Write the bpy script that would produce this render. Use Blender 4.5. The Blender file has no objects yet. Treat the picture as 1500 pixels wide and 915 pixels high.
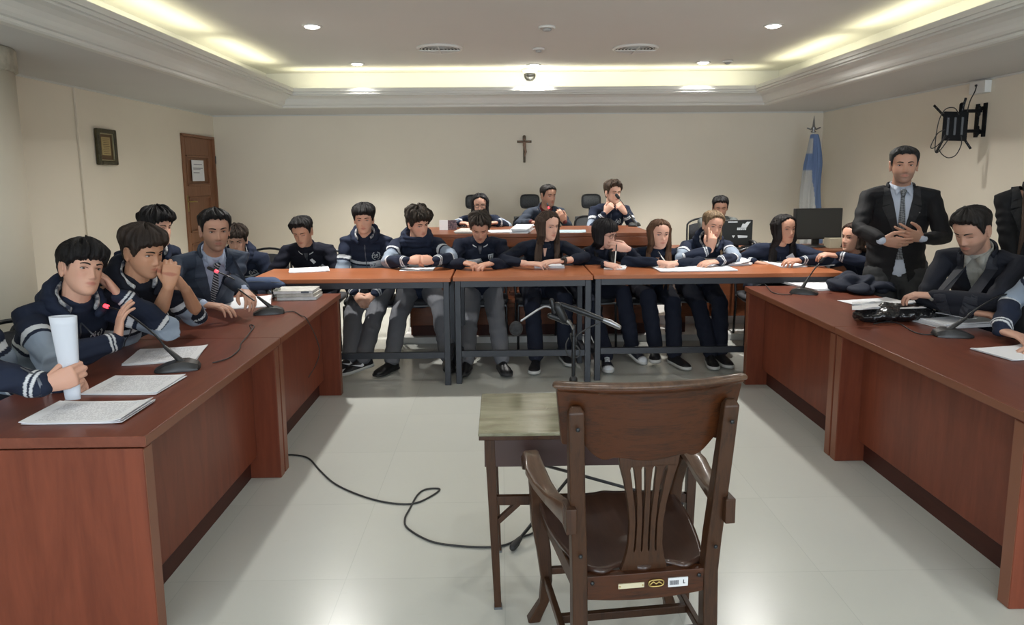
import bpy, bmesh, math, random
import numpy as np
from mathutils import Vector, Matrix, noise
from mathutils.bvhtree import BVHTree
PI = math.pi
R = math.radians
random.seed(7); RNG = np.random.RandomState(7)
SC = bpy.context.scene
COL = SC.collection

# ------------------------------------------------------------------ camera
F = 1000.0; CX, CY = 750.0, 398.0
H = 1.5; PITCH = R(7.97); YAW = R(.86); ROLL = R(.45)
_f = Vector((math.sin(YAW)*math.cos(PITCH), math.cos(YAW)*math.cos(PITCH), -math.sin(PITCH)))
_r = Vector((math.cos(YAW), -math.sin(YAW), 0)); _u = _r.cross(_f)
_r, _u = (_r*math.cos(ROLL)-_u*math.sin(ROLL)), (_r*math.sin(ROLL)+_u*math.cos(ROLL))
cam_d = bpy.data.cameras.new('camera'); cam = bpy.data.objects.new('camera', cam_d); COL.objects.link(cam)
cam.matrix_world = Matrix(((_r.x, _u.x, -_f.x, 0), (_r.y, _u.y, -_f.y, 0), (_r.z, _u.z, -_f.z, H), (0, 0, 0, 1)))
cam_d.sensor_fit = 'HORIZONTAL'; cam_d.sensor_width = 36; cam_d.lens = 36*F/1500
cam_d.shift_y = -(457.5-CY)/1500; cam_d.clip_start = .05
SC.camera = cam

def P(px, py, x=None, y=None, z=None):
    """the point of the room seen at a photograph pixel, at a known distance or height"""
    d = _f + _r*((px-CX)/F) + _u*((CY-py)/F)
    if z is not None: t = (z-H)/d.z
    elif y is not None: t = y/d.y
    else: t = x/d.x
    return Vector((d.x*t, d.y*t, H+d.z*t))

# ------------------------------------------------------------------ light and exposure
SC.view_settings.view_transform = 'Standard'; SC.view_settings.look = 'None'
SC.view_settings.gamma = 1; SC.view_settings.use_curve_mapping = False
SC.view_settings.exposure = 1.43
world = bpy.data.worlds.new('world'); SC.world = world; world.use_nodes = True
world.node_tree.nodes['Background'].inputs[0].default_value = (.72, .8, .9, 1)
world.node_tree.nodes['Background'].inputs[1].default_value = .6

def area(name, loc, rot, sx, sy, power, col, spread=None):
    l = bpy.data.lights.new(name, 'AREA'); l.shape = 'RECTANGLE'; l.size = sx; l.size_y = sy
    l.energy = power; l.color = col
    if spread: l.spread = spread
    o = bpy.data.objects.new(name, l); COL.objects.link(o); o.location = loc; o.rotation_euler = rot
    return o
ZL, ZU = 2.25, 2.63                       # low soffit, raised ceiling
XL, XR, YB, YF = -3.45, 3.93, 8.42, -3.0  # room
CXL, CXR, CYB, CYF = -2.33, 2.86, 7.5, -1.8   # edge of the coffer at soffit height
DAY = 42
# daylight from the windows in the wall behind the photographer
area('daylight', (-1.75, YF+.12, 1.45), (R(90), 0, 0), 2.9, 1.6, DAY, (.80, .90, 1))
area('daylight', (2.1, YF+.12, 1.45), (R(90), 0, 0), 2.9, 1.6, DAY, (.80, .90, 1))
# fluorescent strips lying in the cove, shining at the cove wall and the raised ceiling
WARM = (1, .93, .62)
COVE = 1.15
for i in range(6):
    area('cove_light', (CXL-.05+.12, -1.1+i*1.5, 2.45), (0, R(180-28), 0), .05, 1.25, COVE, WARM)
    area('cove_light', (CXR+.05-.12, -1.1+i*1.5, 2.45), (0, R(180+28), 0), .05, 1.25, COVE, WARM)
for i in range(4):
    area('cove_light', (-1.62+i*1.26, CYB-.09, 2.45), (R(180-28), 0, 0), 1.2, .05, COVE, WARM)

# ------------------------------------------------------------------ materials
def mat(name, col=(.5, .5, .5), rough=.5, metal=0, spec=.5, emit=None, estr=1, trans=0, alpha=1, coat=0):
    m = bpy.data.materials.new(name); m.use_nodes = True
    b = m.node_tree.nodes['Principled BSDF']
    b.inputs['Base Color'].default_value = (*col, 1); b.inputs['Roughness'].default_value = rough
    b.inputs['Metallic'].default_value = metal; b.inputs['Specular IOR Level'].default_value = spec
    if emit: b.inputs['Emission Color'].default_value = (*emit, 1); b.inputs['Emission Strength'].default_value = estr
    if trans: b.inputs['Transmission Weight'].default_value = trans
    if alpha < 1: b.inputs['Alpha'].default_value = alpha
    if coat: b.inputs['Coat Weight'].default_value = coat; b.inputs['Coat Roughness'].default_value = .12
    return m
def nd(m, t, **k):
    n = m.node_tree.nodes.new(t)
    for a, v in k.items(): setattr(n, a, v)
    return n
def lk(m, a, b): m.node_tree.links.new(a, b)
def bs(m): return m.node_tree.nodes['Principled BSDF']
def ramp(m, fac, stops):
    r = nd(m, 'ShaderNodeValToRGB'); e = r.color_ramp.elements
    e[0].position, e[0].color = stops[0][0], (*stops[0][1], 1)
    e[1].position, e[1].color = stops[-1][0], (*stops[-1][1], 1)
    for p, c in stops[1:-1]:
        x = e.new(p); x.color = (*c, 1)
    lk(m, fac, r.inputs[0]); return r
def tex(m, kind='Object', scale=(1, 1, 1), rot=(0, 0, 0)):
    tc = nd(m, 'ShaderNodeTexCoord'); mp = nd(m, 'ShaderNodeMapping')
    mp.inputs['Scale'].default_value = scale; mp.inputs['Rotation'].default_value = rot
    lk(m, tc.outputs[kind], mp.inputs[0]); return mp.outputs[0]
def noise_n(m, vec, scale, detail=4, rough=.55, dist=0):
    n = nd(m, 'ShaderNodeTexNoise'); n.inputs['Scale'].default_value = scale; n.inputs['Detail'].default_value = detail
    n.inputs['Roughness'].default_value = rough; n.inputs['Distortion'].default_value = dist
    lk(m, vec, n.inputs['Vector']); return n.outputs[0]
def bump(m, h, strength=.2, dist=.01):
    b = nd(m, 'ShaderNodeBump'); b.inputs['Strength'].default_value = strength; b.inputs['Distance'].default_value = dist
    lk(m, h, b.inputs['Height']); lk(m, b.outputs[0], bs(m).inputs['Normal']); return b
def sr(r, g, b):      # an sRGB colour, 0-255, in linear light
    return tuple(((c/255)/12.92 if c <= 10 else ((c/255+.055)/1.055)**2.4) for c in (r, g, b))
def wood(name, c1, c2, scale=(1, 1, 1), rough=.35, n=3, coat=0, lines=.5, rot=(0, 0, 0), coord='Object', bmp=.05):
    m = mat(name, c1, rough, coat=coat, spec=.3); v = tex(m, coord, scale, rot)
    a = noise_n(m, v, n, 6, .6, 1.2)
    w = noise_n(m, v, n*6, 3, .7, .3)
    mx = nd(m, 'ShaderNodeMath', operation='MULTIPLY_ADD'); lk(m, w, mx.inputs[0]); mx.inputs[1].default_value = lines; lk(m, a, mx.inputs[2])
    r = ramp(m, mx.outputs[0], [(.35+lines*.25, c1), (.75+lines*.35, c2)]); lk(m, r.outputs[0], bs(m).inputs['Base Color'])
    if bmp: bump(m, w, bmp, .002)
    return m
def mottled(name, c1, c2, scale=2, rough=.8, bmp=0, spec=.5):
    m = mat(name, c1, rough, spec=spec); v = tex(m)
    a = noise_n(m, v, scale, 5)
    r = ramp(m, a, [(.35, c1), (.65, c2)]); lk(m, r.outputs[0], bs(m).inputs['Base Color'])
    if bmp: bump(m, noise_n(m, v, scale*40, 2), bmp, .002)
    return m

M = {}
M['wall'] = mottled('painted_wall', sr(226, 217, 200), sr(230, 221, 204), 1.2, .75, .05)
M['pillar'] = mottled('painted_pillar', sr(198, 190, 172), sr(203, 195, 178), 1.2, .75, .05)
M['soffit'] = mottled('soffit_paint', sr(198, 198, 195), sr(202, 202, 199), 1, .85)
M['ceiling'] = mottled('ceiling_paint', sr(212, 212, 208), sr(215, 215, 211), 1, .85)
M['plaster'] = mottled('cornice_paint', sr(208, 208, 202), sr(213, 213, 207), 1, .6)
M['wood_red'] = wood('red_cherry_laminate', sr(98, 48, 33), sr(122, 63, 44), (6, 6, .7), .33, 1.6, lines=.35)
M['wood_red_top'] = wood('red_cherry_laminate_top', sr(98, 52, 39), sr(118, 66, 50), (6, .7, 6), .3, 1.6, lines=.35)
M['wood_edge'] = mat('cherry_edge_band', sr(124, 76, 54), .35)
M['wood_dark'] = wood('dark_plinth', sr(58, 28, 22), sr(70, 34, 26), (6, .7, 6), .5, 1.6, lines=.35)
M['wood_table'] = wood('orange_cherry_top', sr(150, 88, 56), sr(172, 106, 70), (.7, 6, 6), .3, 1.6, lines=.35)
M['wood_bench'] = wood('bench_wood', sr(98, 56, 36), sr(124, 72, 46), (.7, 6, 6), .35, 1.8, lines=.4)
M['wood_door'] = wood('door_wood', sr(120, 82, 58), sr(140, 98, 72), (6, 6, .7), .4, 1.8, lines=.4)
M['oak'] = wood('dark_oak', sr(24, 13, 6), sr(66, 33, 12), (1.2, 14, 14), .36, 2.4, coat=.08, lines=.9, bmp=.2)
M['oak_v'] = wood('dark_oak_upright', sr(34, 21, 12), sr(62, 38, 22), (14, 14, 1.2), .42, 2.4, coat=.05, lines=.9, bmp=.2)
M['oak_seat'] = wood('worn_seat_wood', sr(44, 29, 24), sr(64, 44, 35), (8, 1, 8), .28, 1.6, coat=.4, lines=.5, bmp=.1)
M['oak_arm'] = wood('worn_arm_wood', sr(56, 39, 28), sr(92, 68, 52), (8, 1.5, 8), .35, 2.5, coat=.3, lines=.6)
M['black_metal'] = mat('black_metal', (.015, .016, .018), .35, .3)
M['table_metal'] = mat('charcoal_metal', (.028, .031, .038), .4, .3)
M['matte_black'] = mat('matte_black_metal', (.008, .008, .009), .75, 0, .2)
M['chrome'] = mat('chrome', (.30, .30, .31), .35, 1)
M['black_plastic'] = mat('black_plastic', (.018, .018, .019), .4)
M['grey_plastic'] = mat('grey_plastic', (.10, .105, .11), .5)
M['white_plastic'] = mat('white_plastic', (.72, .72, .69), .45)
M['white_edge'] = mottled('white_marble', (.62, .62, .6), (.7, .7, .68), 4, .4)
M['brass'] = mat('brass', (.45, .33, .12), .35, .9)
M['paper'] = mat('paper', (.78, .79, .82), .8)
M['red_led'] = mat('red_light_ring', (.8, .03, .03), .4, emit=(1, .04, .06), estr=1.3)
M['foam'] = mottled('mic_foam', (.012, .012, .013), (.03, .03, .032), 60, .95, .3)
M['lamp'] = mat('lamp_glow', (1, 1, 1), .4, emit=(1, .96, .88), estr=9)
M['seat_fabric'] = mottled('black_upholstery', (.012, .013, .016), (.024, .025, .03), 40, .8, .2)
M['mesh_fabric'] = mottled('grey_mesh_fabric', (.05, .055, .06), (.10, .105, .11), 120, .8, .3)
M['rubber'] = mat('black_rubber', (.02, .02, .02), .6)

# printed sheet: rows of tiny grey strokes on white paper
def printed(name, sx=1, cover=.55, base=(.78, .79, .82), ink=(.28, .28, .32), margin=True):
    m = mat(name, base, .8); tc = nd(m, 'ShaderNodeTexCoord')
    sep = nd(m, 'ShaderNodeSeparateXYZ'); lk(m, tc.outputs['Generated'], sep.inputs[0])
    def mth(op, a, b=None):
        n = nd(m, 'ShaderNodeMath', operation=op)
        for i, q in enumerate((a, b)):
            if q is None: continue
            if isinstance(q, (int, float)): n.inputs[i].default_value = q
            else: lk(m, q, n.inputs[i])
        return n.outputs[0]
    row = mth('GREATER_THAN', mth('FRACT', mth('MULTIPLY', sep.outputs[1], 26.0)), .55)
    mp = nd(m, 'ShaderNodeMapping'); mp.inputs['Scale'].default_value = (55, 26, 1); lk(m, tc.outputs['Generated'], mp.inputs[0])
    n = nd(m, 'ShaderNodeTexNoise'); n.inputs['Scale'].default_value = 1; n.inputs['Detail'].default_value = 1; lk(m, mp.outputs[0], n.inputs['Vector'])
    wd = mth('GREATER_THAN', n.outputs[0], .47)
    x, y = sep.outputs[0], sep.outputs[1]
    box = mth('MULTIPLY', mth('MULTIPLY', mth('GREATER_THAN', x, .12), mth('LESS_THAN', x, .88)), mth('MULTIPLY', mth('GREATER_THAN', y, .1), mth('LESS_THAN', y, .92)))
    f = mth('MULTIPLY', mth('MULTIPLY', row, wd), box)
    f = mth('MULTIPLY', f, cover)
    mx = nd(m, 'ShaderNodeMix', data_type='RGBA'); lk(m, f, mx.inputs[0]); mx.inputs[6].default_value = (*base, 1); mx.inputs[7].default_value = (*ink, 1)
    lk(m, mx.outputs[2], bs(m).inputs['Base Color']); return m
M['printed'] = printed('printed_paper')

# polished terrazzo-like floor tiles: pale, large squares, faint joints, grey scuffs
def floor_mat():
    m = mat('polished_floor_tile', (.5, .5, .5), .2); v = tex(m, 'Object')
    br = nd(m, 'ShaderNodeTexBrick'); lk(m, v, br.inputs['Vector']); br.offset = 0
    br.inputs['Scale'].default_value = 1; br.inputs['Mortar Size'].default_value = .0016; br.inputs['Mortar Smooth'].default_value = .3
    br.inputs['Brick Width'].default_value = .6; br.inputs['Row Height'].default_value = .6
    br.inputs['Color1'].default_value = (*sr(190, 191, 184), 1); br.inputs['Color2'].default_value = (*sr(194, 195, 188), 1)
    br.inputs['Mortar'].default_value = (*sr(180, 181, 175), 1)
    n = noise_n(m, v, 1.6, 6, .65)
    r = ramp(m, n, [(.2, (.97, .97, .97)), (.8, (1.02, 1.02, 1.01))])
    mx = nd(m, 'ShaderNodeMix', data_type='RGBA', blend_type='MULTIPLY'); mx.inputs[0].default_value = 1
    lk(m, br.outputs[0], mx.inputs[6]); lk(m, r.outputs[0], mx.inputs[7])
    v2 = tex(m, 'Object', (1, 5, 1)); s = noise_n(m, v2, 14, 3, .8, 1)
    r2 = ramp(m, s, [(.60, (1, 1, 1)), (.9, (.93, .93, .92))])
    mx2 = nd(m, 'ShaderNodeMix', data_type='RGBA', blend_type='MULTIPLY'); mx2.inputs[0].default_value = 1
    lk(m, mx.outputs[2], mx2.inputs[6]); lk(m, r2.outputs[0], mx2.inputs[7])
    lk(m, mx2.outputs[2], bs(m).inputs['Base Color'])
    rr = ramp(m, noise_n(m, v, 5, 4), [(.3, (.24, .24, .24)), (.7, (.27, .27, .27))]); lk(m, rr.outputs[0], bs(m).inputs['Roughness'])
    bump(m, noise_n(m, v, 9, 3), .02, .003)
    return m
M['floor'] = floor_mat()

# ------------------------------------------------------------------ mesh helpers
class G:
    """collects shells in one mesh"""
    def __init__(s): s.v = []; s.f = []; s.n = 0; s.mi = []; s.cur = 0
    def add(s, v, f):
        v = np.asarray(v, float).reshape(-1, 3); s.v.append(v)
        s.f += [tuple(i+s.n for i in q) for q in f]; s.mi += [s.cur]*len(f); s.n += len(v); return s
    def slot(s, i): s.cur = i; return s
    def box(s, x0, x1, y0, y1, z0, z1):
        v = [(x0, y0, z0), (x1, y0, z0), (x1, y1, z0), (x0, y1, z0), (x0, y0, z1), (x1, y0, z1), (x1, y1, z1), (x0, y1, z1)]
        return s.add(v, [(0, 3, 2, 1), (4, 5, 6, 7), (0, 1, 5, 4), (1, 2, 6, 5), (2, 3, 7, 6), (3, 0, 4, 7)])
    def bar(s, a, b, w, h, up=(0, 0, 1)):
        """a straight bar of section w (sideways) by h (upwards) from a to b; w, h may be pairs"""
        a, b = Vector(a), Vector(b); t = (b-a).normalized(); up = Vector(up)
        x = t.cross(up).normalized(); u = x.cross(t).normalized()
        w = w if isinstance(w, (tuple, list)) else (w, w); h = h if isinstance(h, (tuple, list)) else (h, h)
        v = []
        for p, ww, hh in ((a, w[0], h[0]), (b, w[1], h[1])):
            for sx, su in ((-1, -1), (1, -1), (1, 1), (-1, 1)): v.append(p+x*(sx*ww/2)+u*(su*hh/2))
        return s.add(v, [(0, 1, 2, 3), (7, 6, 5, 4), (0, 4, 5, 1), (1, 5, 6, 2), (2, 6, 7, 3), (3, 7, 4, 0)])
    def rings(s, rings, cap=True, close=False):
        n = len(rings[0]); m = len(rings); v = np.concatenate([np.asarray(r, float) for r in rings]); f = []
        for i in range(m-1 if not close else m):
            a, b = i*n, ((i+1) % m)*n
            for j in range(n): f.append((a+j, a+(j+1) % n, b+(j+1) % n, b+j))
        if cap and not close: f.append(tuple(range(n-1, -1, -1))); f.append(tuple((m-1)*n+j for j in range(n)))
        return s.add(v, f)
    def loft(s, pts, rad, ref=None, n=14, caps=3, flat=True, close=False):
        """tube through pts; rad = per point r or (a along ref, b across); round ends"""
        pts = [Vector(p) for p in pts]; k = len(pts)
        rad = [(r, r) if not isinstance(r, (tuple, list)) else r for r in (rad if isinstance(rad, (list, tuple)) and len(rad) == k else [rad]*k)]
        T = []
        for i in range(k):
            if close: t = pts[(i+1) % k]-pts[i-1]
            else: t = pts[min(i+1, k-1)]-pts[max(i-1, 0)]
            T.append(t.normalized())
        r0 = Vector(ref) if ref is not None else (Vector((0, 0, 1)) if abs(T[0].z) < .9 else Vector((1, 0, 0)))
        rs = []; X = r0
        for i in range(k):
            if ref is not None and not close: X = Vector(ref)
            X = (X-T[i]*X.dot(T[i]))
            X = X.normalized() if X.length > 1e-6 else T[i].orthogonal().normalized()
            rs.append((pts[i], X.copy(), T[i].cross(X), rad[i][0], rad[i][1], T[i]))
        def ring(p, X, Y, a, b):
            return [p+X*(a*math.cos(2*PI*j/n))+Y*(b*math.sin(2*PI*j/n)) for j in range(n)]
        out = []
        if not close and caps:
            p, X, Y, a, b, t = rs[0]; c = min(a, b)
            for j in range(caps):
                q = (j+.35)/(caps)*PI/2; out.append(ring(p-t*(c*math.cos(q)), X, Y, a*math.sin(q), b*math.sin(q)))
        out += [ring(*q[:5]) for q in rs]
        if not close and caps:
            p, X, Y, a, b, t = rs[-1]; c = min(a, b)
            for j in range(caps-1, -1, -1):
                q = (j+.35)/(caps)*PI/2; out.append(ring(p+t*(c*math.cos(q)), X, Y, a*math.sin(q), b*math.sin(q)))
        return s.rings(out, close=close)
    def ball(s, c, r, M3=None, n=16, m=10):
        c = Vector(c); r = r if isinstance(r, (tuple, list)) else (r, r, r); rings = []
        for i in range(m+1):
            th = PI*(i+.15)/(m+.3) if 0 < i < m else (0.03 if i == 0 else PI-.03)
            ring = []
            for j in range(n):
                v = Vector((r[0]*math.sin(th)*math.cos(2*PI*j/n), r[1]*math.sin(th)*math.sin(2*PI*j/n), -r[2]*math.cos(th)))
                if M3 is not None: v = M3 @ v
                ring.append(c+v)
            rings.append(ring)
        return s.rings(rings)
    def lathe(s, prof, c=(0, 0, 0), n=32):
        """profile of (radius, z) round a vertical axis"""
        return s.rings([[(c[0]+r*math.cos(2*PI*j/n), c[1]+r*math.sin(2*PI*j/n), c[2]+z) for j in range(n)] for r, z in prof])
    def prism(s, poly, d, o=(0, 0, 0), ax=((1, 0, 0), (0, 0, 1), (0, 1, 0))):
        """2-D outline in axes ax[0], ax[1] pushed d along ax[2]"""
        A, B, C_ = (Vector(q) for q in ax); o = Vector(o); n = len(poly)
        v = [o+A*x+B*y for x, y in poly]+[o+A*x+B*y+C_*d for x, y in poly]
        f = [tuple(range(n-1, -1, -1)), tuple(range(n, 2*n))]+[(i, (i+1) % n, n+(i+1) % n, n+i) for i in range(n)]
        return s.add(v, f)
    def mesh(s, name, off=(0, 0, 0)):
        me = bpy.data.meshes.new(name); v = np.concatenate(s.v)-np.array(off)
        me.from_pydata(v.tolist(), [], s.f); me.update(); return me

def link(name, me, mats, parent=None, smooth=False, bevel=0, seg=2):
    o = bpy.data.objects.new(name, me); COL.objects.link(o)
    for m in (mats if isinstance(mats, (list, tuple)) else [mats]): me.materials.append(M[m] if isinstance(m, str) else m)
    if smooth: me.polygons.foreach_set('use_smooth', [True]*len(me.polygons))
    if bevel:
        b = o.modifiers.new('bevel', 'BEVEL'); b.width = bevel; b.segments = seg; b.limit_method = 'ANGLE'; b.angle_limit = R(40)
        me.polygons.foreach_set('use_smooth', [True]*len(me.polygons)); b.harden_normals = True
    if parent: o.parent = parent
    return o
def fixn(me):
    bm = bmesh.new(); bm.from_mesh(me); bmesh.ops.recalc_face_normals(bm, faces=bm.faces); bm.to_mesh(me); bm.free()
def base(parent):
    return Vector(parent.location) if parent is not None and parent.get('world_parts') else Vector((0, 0, 0))
def ob(name, g, mats, parent=None, smooth=False, bevel=0, seg=2):
    """link shells; parts of a thing built in room coordinates are moved into the thing's own frame"""
    off = Vector((0, 0, 0)); p = parent
    while p is not None: off += Vector(p.location); p = p.parent
    if parent is not None and root_of(parent).get('own_frame'): off = Vector((0, 0, 0))
    me = g.mesh(name, off)
    if any(g.mi): me.polygons.foreach_set('material_index', g.mi)
    fixn(me)
    return link(name, me, mats, parent, smooth, bevel, seg)
def root_of(o):
    while o.parent is not None: o = o.parent
    return o
def tag(o, label=None, cat=None, group=None, kind=None):
    if label: o['label'] = label
    if cat: o['category'] = cat
    if group: o['group'] = group
    if kind: o['kind'] = kind
    return o
def thing(name, label, cat, loc=(0, 0, 0), rz=0, group=None, own=False):
    """an Empty at the thing's base; own=True: parts are given in the thing's own frame"""
    o = bpy.data.objects.new(name, None); COL.objects.link(o); o.location = loc; o.rotation_euler = (0, 0, rz); o.empty_display_size = .1
    if own or rz: o['own_frame'] = 1
    return tag(o, label, cat, group)
def dup(o, loc=None, rz=None, label=None, group=None):
    def cp(a, par):
        c = a.copy(); COL.objects.link(c); c.parent = par
        for ch in list(a.children): cp(ch, c)
        return c
    r = cp(o, None)
    if loc is not None: r.location = loc
    if rz is not None: r.rotation_euler = (0, 0, rz)
    if label: r['label'] = label
    if group: r['group'] = group
    return r
def struct(name, g, m, **k): return tag(ob(name, g, m, **k), kind='structure')
def paint(me, cols):
    a = me.attributes.new('Col', 'FLOAT_COLOR', 'POINT'); c = np.ones((len(me.vertices), 4)); cols = np.asarray(cols, float)
    c[:, :cols.shape[1]] = cols; a.data.foreach_set('color', c.ravel())
def painted(name, rough=.8, spec=.3, bscale=0, bstr=.3, bdist=.004, stretch=(1, 1, 1), sss=0, wr=0):
    m = mat(name, (.5, .5, .5), rough, spec=spec); a = nd(m, 'ShaderNodeAttribute'); a.attribute_name = 'Col'
    lk(m, a.outputs['Color'], bs(m).inputs['Base Color'])
    if bscale:
        v = tex(m, 'Object', stretch); h = noise_n(m, v, bscale, 3, .6, .6)
        if wr:
            h2 = noise_n(m, v, wr, 3, .5, 1.5); ad = nd(m, 'ShaderNodeMath', operation='MULTIPLY_ADD'); lk(m, h2, ad.inputs[0]); ad.inputs[1].default_value = 6; lk(m, h, ad.inputs[2]); h = ad.outputs[0]
        bump(m, h, bstr, bdist)
    if sss:
        b = bs(m); b.inputs['Subsurface Weight'].default_value = sss; b.inputs['Subsurface Radius'].default_value = (.012, .005, .003); b.inputs['Subsurface Scale'].default_value = .5
    return m
M['cloth_col'] = painted('coloured_cloth', .85, .25, 90, .25, .003, wr=9)
# ------------------------------------------------------------------ the room
WT = .15
struct('floor', G().box(XL-WT, XR+WT, YF-WT, YB+WT, -.1, 0), 'floor')
struct('wall_back', G().box(XL-WT, XR+WT, YB, YB+WT, 0, ZL+.6), 'wall')
struct('wall_left', G().box(XL-WT, XL, YF, 7.54, 0, ZL+.6).box(XL-WT, XL, 8.38, YB, 0, ZL+.6).box(XL-WT, XL, 7.54, 8.38, 1.97, ZL+.6), 'wall')
struct('wall_right', G().box(XR, XR+WT, YF, YB, 0, ZL+.6), 'wall')
g = G()
g.box(XL-WT, -3.2, YF-WT, YF, 0, ZL+.6).box(-.3, .65, YF-WT, YF, 0, ZL+.6).box(3.55, XR+WT, YF-WT, YF, 0, ZL+.6)
g.box(-3.2, -.3, YF-WT, YF, 0, .65).box(-3.2, -.3, YF-WT, YF, 2.22, ZL+.6).box(.65, 3.55, YF-WT, YF, 0, .65).box(.65, 3.55, YF-WT, YF, 2.22, ZL+.6)
struct('wall_front', g, 'wall')
# soffit ring and raised ceiling
E_ = .22
g = G()
g.box(XL, CXL, YF, YB, ZL, ZL+.06).box(CXR, XR, YF, YB, ZL, ZL+.06).box(CXL, CXR, CYB, YB, ZL, ZL+.06).box(CXL, CXR, YF, CYF, ZL, ZL+.06)
o = struct('ceiling', g, 'soffit')
g = G().box(XL, XR, YF, YB, ZU, ZU+.08)
struct('ceiling_raised', g, 'ceiling')
g = G()
c0, c1, c2, c3 = CXL-E_, CXR+E_, CYF-E_, CYB+E_
g.box(c0-.04, c0, c2, c3, ZL+.05, ZU).box(c1, c1+.04, c2, c3, ZL+.05, ZU).box(c0-.04, c1+.04, c3, c3+.04, ZL+.05, ZU).box(c0-.04, c1+.04, c2-.04, c2, ZL+.05, ZU)
struct('trim_1', g, 'ceiling')
# moulded cornice round the coffer: profile (inward, up)
prof = [(.0, .0), (.0, .012), (-.012, .012), (.0, .0), ]
prof = [(-.05, -.012), (.0, -.012), (.012, -.004), (.012, .012), (.03, .016), (.045, .03), (.055, .05), (.075, .075), (.11, .092), (.15, .10), (.15, .112), (.17, .114), (.17, .135), (.185, .137), (.185, .172), (.16, .172), (.16, .155), (-.02, .09), (-.05, .06)]
def cornice(prof):
    rings = []
    for (u, w) in prof:
        x0, x1, y0, y1, z = CXL+u, CXR-u, CYF+u, CYB-u, ZL+w
        rings.append([(x0, y0, z), (x1, y0, z), (x1, y1, z), (x0, y1, z)])
    g = G(); g.rings(rings, cap=False, close=True); return g
o = struct('trim_2', cornice(prof), 'plaster')
# thin bead where walls meet the soffit, and the left wall's vertical batten
g = G(); b = .012
g.box(XL, XL+b, YF, YB, ZL-.014, ZL).box(XR-b, XR, YF, YB, ZL-.014, ZL).box(XL, XR, YB-b, YB, ZL-.016, ZL)
struct('trim_3', g, 'plaster')
pb = P(107, 130, x=XL)
struct('trim_4', G().box(XL, XL+.018, pb.y-.012, pb.y+.012, 0, ZL-.014), 'wall', bevel=.004)
for i, (x0, x1) in enumerate(((-3.2, -.3), (.65, 3.55))):
    g = G(); z0, z1, y = .65, 2.22, YF-WT/2
    g.box(x0, x1, y-.03, y+.03, z0, z0+.05).box(x0, x1, y-.03, y+.03, z1-.05, z1)
    for k in range(4):
        xx = x0+(x1-x0)*k/3; g.box(max(x0, xx-.025), min(x1, xx+.025), y-.03, y+.03, z0, z1)
    w = struct('window_%d' % (i+1), g, 'white_plastic')
    ob('pane', G().box(x0+.03, x1-.03, y-.004, y+.004, z0+.03, z1-.03), mat('window_glass', (1, 1, 1), .02, trans=1), w)
# skirting
struct('baseboard_left', G().box(XL, XL+.015, 4.6, 7.6, 0, .08), 'plaster')
struct('baseboard_back', G().box(XL, XR, YB-.015, YB, 0, .08), 'plaster')
struct('baseboard_right', G().box(XR-.015, XR, YF, YB, 0, .08), 'plaster')
# pillar with a broad rough capital band
g = G(); pc = (-3.13, 4.0)
g.lathe([(.335, 0), (.335, ZL-.13)], (*pc, 0), 48)
pl = struct('wall_pillar', g, 'pillar', smooth=False); pl.data.polygons.foreach_set('use_smooth', [len(p.vertices) == 4 for p in pl.data.polygons])
M['capital'] = mottled('capital_plaster', sr(150, 145, 130), sr(196, 190, 172), 9, .8, .4)
g = G().lathe([(.335, ZL-.135), (.352, ZL-.125), (.352, ZL-.012), (.345, ZL)], (*pc, 0), 48)
ob('capital', g, 'capital', pl, smooth=True)

# door at the far end of the left wall
d = tag(thing('door_1', None, None, (XL, 7.96, 0)), kind='structure')
yl, yr, dz = 7.56, 8.36, 1.96
g = G().box(XL-.07, XL+.02, 7.535, yl, 0, dz+.02).box(XL-.07, XL+.02, yr, 8.385, 0, dz+.02).box(XL-.07, XL+.02, 7.535, 8.385, dz, dz+.03)
ob('door_frame', g, 'wood_door', d, bevel=.004)
g = G(); xb, xf = XL-.05, XL-.01
g.box(xb, xf-.018, yl, yr, 0, dz)
def stile(a, b, z0, z1): g.box(xf-.02, xf, a, b, z0, z1)
stile(yl, yl+.10, 0, dz); stile(yr-.10, yr, 0, dz)
for z0, z1 in ((0, .18), (.78, .90), (1.30, 1.42), (dz-.2, dz)): stile(yl+.1, yr-.1, z0, z1)
leaf = ob('door_leaf', g, 'wood_door', d, bevel=.004)
g = G()
for z0, z1 in ((.18, .78), (.90, 1.30), (1.42, dz-.2)):
    a0, a1 = yl+.10, yr-.10; w = .022
    g.box(xf-.02, xf+.006, a0, a0+w, z0, z1).box(xf-.02, xf+.006, a1-w, a1, z0, z1).box(xf-.02, xf+.006, a0, a1, z0, z0+w).box(xf-.02, xf+.006, a0, a1, z1-w, z1)
ob('panel_moulding', g, 'wood_door', leaf, bevel=.004)
g = G(); p = Vector((XL, 7.74, 1.23))
g.box(XL-.012, XL-.004, 7.595, 7.645, 1.14, 1.32).loft([(XL-.01, 7.62, 1.25), (XL+.045, 7.62, 1.25), (XL+.05, 7.68, 1.25), (XL+.045, 7.74, 1.245)], [.008]*4, n=10)
ob('door_handle', g, 'brass', d, smooth=True)
g = G()
for zz in (.3, 1.05, 1.72): g.loft([(XL+.022, 8.37, zz-.04), (XL+.022, 8.37, zz+.04)], .007, n=8)
ob('hinge', g, 'black_metal', d)
q = P(280, 234, x=XL+.004); q2 = P(299, 265, x=XL+.004)
sh = ob('paper_notice', G().box(XL-.009, XL-.006, q.y+.03, q2.y+.04, q2.z+.0, q.z), 'paper')
tag(sh, 'white printed notice taped to the upper panel of the wooden door', 'notice')
g = G()
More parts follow.
